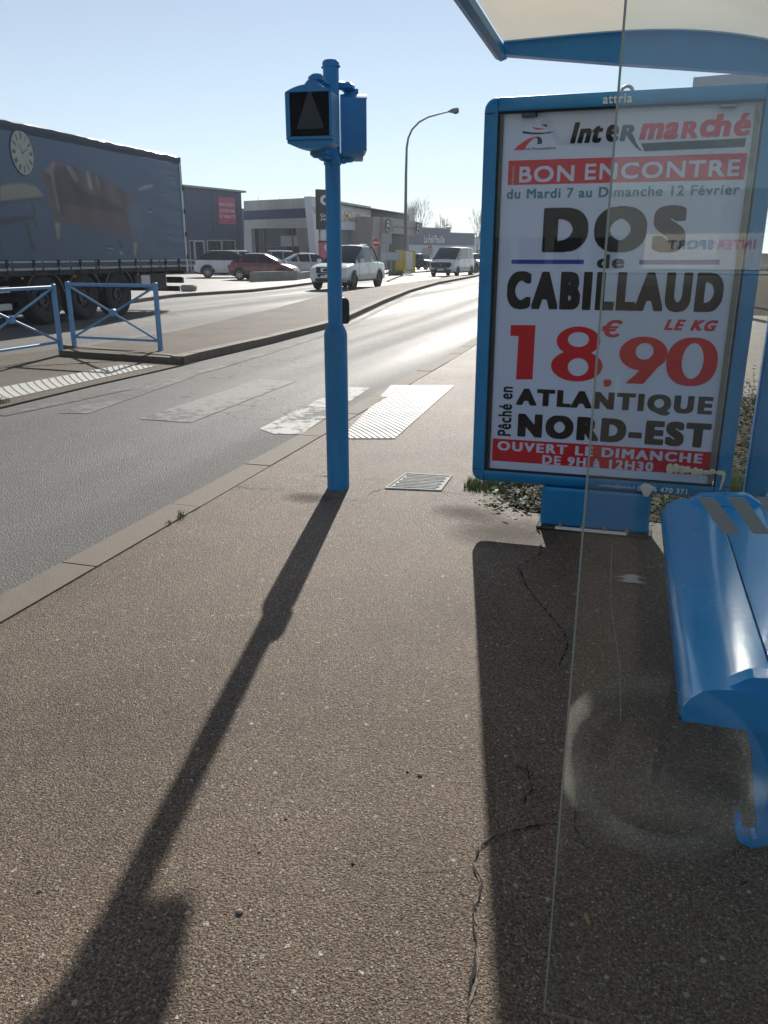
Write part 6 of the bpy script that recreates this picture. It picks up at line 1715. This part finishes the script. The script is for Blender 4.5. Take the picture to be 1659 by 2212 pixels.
def leaf_quads(mb, c, n, rx, ry, rz, size, m, rnd, flat=.5):
    for _ in range(n):
        while True:
            u = Vector((rnd.uniform(-1, 1), rnd.uniform(-1, 1), rnd.uniform(-1, 1)))
            if u.length < 1: break
        p = c + Vector((u.x * rx, u.y * ry, abs(u.z) * rz))
        s_ = size * rnd.uniform(.5, 1.3); a = rnd.uniform(0, 6.283)
        d = Vector((math.cos(a), math.sin(a), rnd.uniform(-flat, flat))).normalized(); w = d.cross(Vector((rnd.uniform(-.4, .4), rnd.uniform(-.4, .4), 1))).normalized()
        mb.add([p, p + d * s_ * .5 + w * s_ * .3, p + d * s_, p + d * s_ * .5 - w * s_ * .3], [(0, 1, 2, 3)], m)
def ground_cover():
    rnd = random.Random(3)
    mb = MB()
    # creeping leaves and litter on the soil behind the panel
    for _ in range(420):
        x = rnd.uniform(-.78, 3.0); y = rnd.uniform(4.75, 9.0)
        if x < -.55 and y > 6.2: continue
        hgt = .10 + .22 * max(0, min(1, (y - 5.0) / 2)) * rnd.random() + (.12 if x < -.45 else 0)
        leaf_quads(mb, Vector((x, y, PAV)), 12, .14, .14, hgt + .1, .05, rnd.choice(('leaf_dark', 'leaf_dark', 'leaf_dry', 'leaf_dark')), rnd)
    for _ in range(200):
        x = rnd.uniform(-.74, .95); y = rnd.uniform(4.50, 4.95); leaf_quads(mb, Vector((x, y, PAV)), 7, .06, .05, .06, .038, rnd.choice(('leaf_dark', 'leaf_dark', 'leaf_dry', 'leaf_green')), rnd)
    for _ in range(90):   # dry twigs
        p = Vector((rnd.uniform(-.7, 2.8), rnd.uniform(5, 8.5), PAV)); q = p + Vector((rnd.uniform(-.2, .2), rnd.uniform(-.2, .2), rnd.uniform(.2, .5)))
        mb.tube([p, p.lerp(q, .5) + Vector((.03, 0, .03)), q], [.004, .003, .0015], 'bark', 4)
    o = mb.build('ground_cover'); o['kind'] = 'stuff'; tag(o, 'dark creeping leaves and dry litter on the soil behind the blue panel', 'ground cover')
    mb = MB(); mb.add([(x, y, PAV + .004) for x, y in ((-.66, 4.62), (-.45, 4.46), (0, 4.52), (.4, 4.46), (1.2, 4.5), (3.2, 4.5), (3.2, 9.2), (-.5, 9.0), (-.62, 7.5), (-.72, 5.6))], [tuple(range(10))], 'earth'); structure(mb.build('soil'))
ground_cover()
def shrub(x, y, rx, h, label, seed, n=420):
    rnd = random.Random(seed); root = empty('ivy_shrub', (x, y, PAV), 0, label, 'shrub')
    mb = MB()
    for _ in range(26):
        q = Vector((rnd.uniform(-rx, rx), rnd.uniform(-rx, rx), h * rnd.uniform(.4, 1.0))); mb.tube([(q.x * .2, q.y * .2, 0), (q.x * .7, q.y * .7, q.z * .6), q], [.006, .004, .0015], 'bark', 4)
    mb.build('stem', root)
    mb = MB(); leaf_quads(mb, Vector((0, 0, .02)), n, rx, rx, h, .05, 'leaf_dark', rnd, .8); leaf_quads(mb, Vector((0, 0, .02)), n // 3, rx, rx, h, .045, 'leaf_dry', rnd, .8); leaf_quads(mb, Vector((0, 0, .02)), n // 5, rx * .9, rx * .9, h, .04, 'leaf_green', rnd, .8)
    mb.build('foliage', root)
shrub(-.70, 5.35, .20, .30, 'dark leafy shrub poking out past the left edge of the blue panel', 5, 300)
shrub(1.25, 6.6, .55, .62, 'dark twiggy shrub seen between the blue panel and the shelter post', 6, 900)
shrub(.35, 5.6, .5, .30, 'low dark shrub directly behind the foot of the blue panel', 8, 500)
def grass(px, py, n, h, label, name='grass_tuft', r=.07, lean=.5, pos=None):
    b = pos or gz(px, py, PAV); rnd = random.Random(int(px * 7 + py)); mb = MB()
    for _ in range(n):
        p = Vector((rnd.uniform(-r, r), rnd.uniform(-r, r), 0)); a = rnd.uniform(0, 6.283); d = Vector((math.cos(a), math.sin(a), 0)); w = Vector((-d.y, d.x, 0)) * rnd.uniform(.0015, .003); hh = h * rnd.uniform(.5, 1.1)
        p1 = p + d * hh * .2 * lean + Vector((0, 0, hh * .55)); p2 = p + d * hh * .7 * lean + Vector((0, 0, hh))
        mb.add([p - w, p + w, p1 + w * .8, p1 - w * .8, p2], [(0, 1, 2, 3), (3, 2, 4)], 'grass_blade')
    o = mb.build(name, loc=b); return tag(o, label, 'grass tuft')
grass(389, 1118, 26, .05, 'small grass tuft growing from the near kerb joint', r=.025, lean=.9)
grass(365, 1132, 14, .03, 'tiny grass sprig in the kerb joint just left of the small tuft', r=.015, lean=.9)
grass(1040, 1052, 420, .06, 'yellow green grass tuft below the left corner of the blue panel', r=.10)
grass(1085, 1060, 300, .05, 'low grass clump under the bottom left of the blue panel', r=.10)
grass(1607, 1040, 160, .28, 'tall grass tuft beside the right edge of the blue panel', r=.08, pos=Vector((.70, 4.95, PAV)))
grass(1530, 1092, 120, .16, 'grass clump behind the far end of the bench', r=.16, pos=Vector((.42, 4.72, PAV)))
grass(6, 868, 60, .08, 'mossy grass tuft on the island edge at the far left', r=.06, pos=gz(4, 870, .02))
# verges far off
def verge(pts, label, z=.12):
    rnd = random.Random(9); mb = MB(); q = [gz(x, y, z) for x, y in pts]
    mb.add(q, [tuple(range(len(q)))], 'leaf_green')
    c = sum(q, Vector()) / len(q)
    for _ in range(700):
        k = rnd.randrange(len(q)); a, b = q[k], q[(k + 1) % len(q)]; p = c.lerp(a.lerp(b, rnd.random()), math.sqrt(rnd.random())); d = Vector((rnd.uniform(-.1, .1), rnd.uniform(-.1, .1), rnd.uniform(.15, .4)))
        w = Vector((.03, .01, 0)); mb.add([p - w, p + w, p + d], [(0, 1, 2)], 'grass_blade')
    o = mb.build('grass_verge'); o['kind'] = 'stuff'; tag(o, label, 'grass')
verge([(838, 592), (872, 590), (862, 584), (845, 584)], 'green grass patch around the foot of the small white board')
verge([(1022, 589), (1034, 589), (1034, 577), (1018, 578)], 'green grass strip beside the rear of the white van')

# ================================================================== SMALL THINGS ON THE PAVEMENT
def pebble(px, py, r, label, m='old_concrete', seed=0):
    rnd = random.Random(seed + int(px)); b = gz(px, py, PAV); mb = MB(); n = 9
    rings = []
    for z, k in ((0, .8), (.35, 1), (.75, .85), (1.0, .45)):
        rings.append([(r * k * math.cos(6.283 * i / n) * rnd.uniform(.85, 1.15), r * .8 * k * math.sin(6.283 * i / n) * rnd.uniform(.85, 1.15), z * r * .9) for i in range(n)])
    vs = [p for q in rings for p in q]; fs = [(i * n + j, i * n + (j + 1) % n, i * n + n + (j + 1) % n, i * n + n + j) for i in range(3) for j in range(n)] + [tuple(range(3 * n, 4 * n))]
    mb.add(vs, fs, m); o = mb.build('pebble', loc=b); return tag(o, label, 'pebble')
mat('dark_grit', (.025, .022, .02), .8)
pebble(518, 1971, .0085, 'largest loose pale pebble on the sunlit pavement at lower left')
pebble(907, 1675, .008, 'flat pale pebble lying in the middle of the sunlit pavement')
pebble(762, 1867, .0045, 'small dark bit of grit right of the largest pale pebble', 'dark_grit')
pebble(880, 1668, .0045, 'small dark bit of grit just left of the flat pale pebble', 'dark_grit')
pebble(617, 1770, .0035, 'tiny dark grit beside the long pole shadow', 'dark_grit')
pebble(560, 1840, .005, 'pale rounded pebble above the largest one', 'old_concrete', 3)
pebble(1475, 1797, .007, 'pale pebble in the deep shade under the reflected wheel', 'old_concrete', 4)
pebble(86, 1925, .006, 'tan pebble at the far lower left', 'print_sand', 5)
def butt(px, py, rz, ln, m1, m2, label, name='cigarette_butt', cat='cigarette end', r=.0038):
    b = gz(px, py, PAV + r); mb = MB()
    mb.tube([(-ln / 2, 0, 0), (ln * .12, 0, 0)], r, m1, 10); root = mb.build(name, loc=b); root.rotation_euler = (0, 0, R(rz)); tag(root, label, cat)
    m_ = MB(); m_.tube([(ln * .12, 0, 0), (ln / 2, 0, 0)], r * .98, m2, 10); m_.build('tip', root)
mat('filter_tan', (.50, .27, .09), .7, var=.3, vscale=60); mat('twig_brown', (.12, .085, .06), .8, var=.4)
butt(1268, 1985, 112, .024, 'filter_tan', 'filter_tan', 'orange cigarette end lying in the shade below the reflected wheel')
butt(1440, 2222 - 290, -8, .024, 'twig_brown', 'filter_tan', 'flattened brown cigarette end right of the orange one')
butt(1126, 1655, -14, .030, 'twig_brown', 'bark', 'short brown twig lying in the shadow near its left edge', 'twig', 'twig', .004)
def dry_leaf(px, py, s_, rz, label, m='leaf_dry'):
    b = gz(px, py, PAV + .004); mb = MB()
    mb.add([(-s_, 0, 0), (-s_ * .2, s_ * .4, .004), (s_, 0, .003), (-s_ * .1, -s_ * .4, .006), (0, 0, -.001)], [(0, 4, 1), (1, 4, 2), (2, 4, 3), (3, 4, 0)], m); o = mb.build('dry_leaf', loc=b); o.rotation_euler = (0, 0, R(rz)); tag(o, label, 'leaf')
dry_leaf(1608, 2010 - 100, .016, 40, 'small dark leaf in the deep shade at lower right', 'leaf_dark')

# ================================================================== BEHIND THE VIEWER: what the panes mirror
def bicycle():
    """small-wheeled bicycle standing by the viewer; the end glass mirrors its front wheel"""
    GY = 1.23
    c = ray(1418, 1662); t = (.245 + PAV - CAM_H) / c.z; v = EYE + c * t          # where the mirrored hub appears
    hub = Vector((v.x, 2 * GY - v.y, .245 + PAV))
    root = empty('folding_bicycle', (hub.x, hub.y, PAV), 0, 'small wheeled bicycle of which only the mirrored front wheel shows in the glass', 'bicycle')
    rad = .245
    yaw = R(8); DF = Vector((.60, -.80, 0)).normalized(); SF = Vector((-DF.y, DF.x, 0))      # the front wheel is turned, the frame points back past the viewer
    D = Vector((math.cos(yaw), math.sin(yaw), 0))
    def wheel(off, nm, yaw=yaw):
        M = Matrix.Translation(off) @ Matrix.Rotation(yaw, 4, 'Z') @ Matrix.Rotation(R(90), 4, 'X')
        mb = MB(); n = 48
        mb.lathe([(rad - .022 + .022 * math.cos(a), .02 * math.sin(a)) for a in [6.283 * k / 10 for k in range(11)]], 'bike_tyre', n, M)
        w = mb.build(nm, root)
        mb = MB(); mb.lathe([(rad - .045, -.012), (rad - .060, 0), (rad - .045, .012), (rad - .040, .0), (rad - .045, -.012)], 'light_metal', n, M)
        for k in range(24):
            a = 6.283 * k / 24; p = Vector((math.cos(a) * (rad - .05), math.sin(a) * (rad - .05), 0)); q = Vector((math.cos(a + .5) * .022, math.sin(a + .5) * .022, .02 if k % 2 else -.02)); mb.tube([M @ p, M @ q], .0011, 'light_metal', 4)
        mb.lathe([(0, -.04), (.022, -.035), (.022, .035), (0, .04)], 'light_metal', 12, M); mb.build('rim', w)
    h0 = Vector((0, 0, .245))
    wheel(h0, 'front_wheel'); wheel(h0 + DF * .98, 'rear_wheel', math.atan2(DF.y, DF.x))
    side = Vector((-D.y, D.x, 0)); mb = MB()
    top = h0 + DF * .09 + Vector((0, 0, .30))
    for s_ in (1, -1): mb.tube([h0 + side * .05 * s_, h0 + side * .05 * s_ + DF * .04 + Vector((0, 0, .24)), top], .012, 'black_plastic', 8)
    mb.tube([top, top + DF * .04 + Vector((0, 0, .03))], .016, 'black_plastic', 10); mb.build('fork', root)
    mb = MB(); mb.tube([top + Vector((0, 0, .05)), h0 + DF * .55 + Vector((0, 0, .12))], .026, 'black_plastic', 10); mb.tube([h0 + DF * .55 + Vector((0, 0, .10)), h0 + DF * .72 + Vector((0, 0, .52))], .018, 'black_plastic', 10)
    for s_ in (1, -1): mb.tube([h0 + DF * .98 + SF * .05 * s_, h0 + DF * .56 + Vector((0, 0, .06))], .010, 'black_plastic', 8); mb.tube([h0 + DF * .98 + SF * .05 * s_, h0 + DF * .67 + Vector((0, 0, .36))], .009, 'black_plastic', 8)
    mb.build('frame', root)
    mb = MB(); c = top + DF * .04 + Vector((0, 0, .02)); mb.tube([c + DF * .02, c + DF * .18 + SF * .03, c + DF * .42 + SF * .05], .013, 'black_rubber', 8); mb.build('handlebar', root)
    mb = MB(); mb.bbox(h0 + DF * .74 + Vector((0, 0, .56)), (.15, .24, .06), 'black_rubber', b=.025); mb.build('saddle', root)
mat('bike_tyre', (.62, .60, .54), .6)
bicycle()
def behind():
    GY = 1.23
    r = ray(1595, 527); k = 60.0
    v = EYE + r * k; p = Vector((v.x, 2 * GY - v.y, 0))
    root = empty('sports_shop', (p.x, p.y, Z0), 0, 'white shop with a large red and blue sign, seen mirrored in the shelter glass', 'building')
    yaw = math.atan2(p.y, p.x) + R(90)
    M = Matrix.Rotation(yaw, 4, 'Z')
    # local x runs along the front, local -y... front faces the viewer
    F = Matrix.Rotation(math.atan2(-p.y, -p.x) + R(90), 4, 'Z')
    mb = MB(); mb.box((0, 6, 3.0), (46, 12, 6.0), 'dark_clad', F); mb.build('wall', root)
    mb = MB(); mb.box((2.2, -.1, 1.6), (9, .2, 2.6), 'beige_panel', F); sg = mb.build('sign', root)
    mb = MB()
    fn = lambda x0, x1, z0, z1: (lambda s_, t_: F @ Vector((x0 + (x1 - x0) * s_, -.22, z0 + (z1 - z0) * t_)))
    text(mb, 'INTER', 'sign_red', fn(-1.2, 1.5, 1.75, 2.45), rx=.04, spacing=1.15); text(mb, 'SPORT', 'navy_band', fn(1.7, 5.0, 1.75, 2.45), rx=.04, spacing=1.15); mb.build('lettering', sg)
    for k in range(5):
        mb = MB(); mb.box((-20 + 3.2 * k, -.06, 1.5), (2.4, .1, 2.6), 'shop_glass', F); mb.build('window', root)
    for k in range(4):
        mb = MB(); mb.box((10 + 3.2 * k, -.06, 1.5), (2.4, .1, 2.6), 'shop_glass', F); mb.build('window', root)
behind()
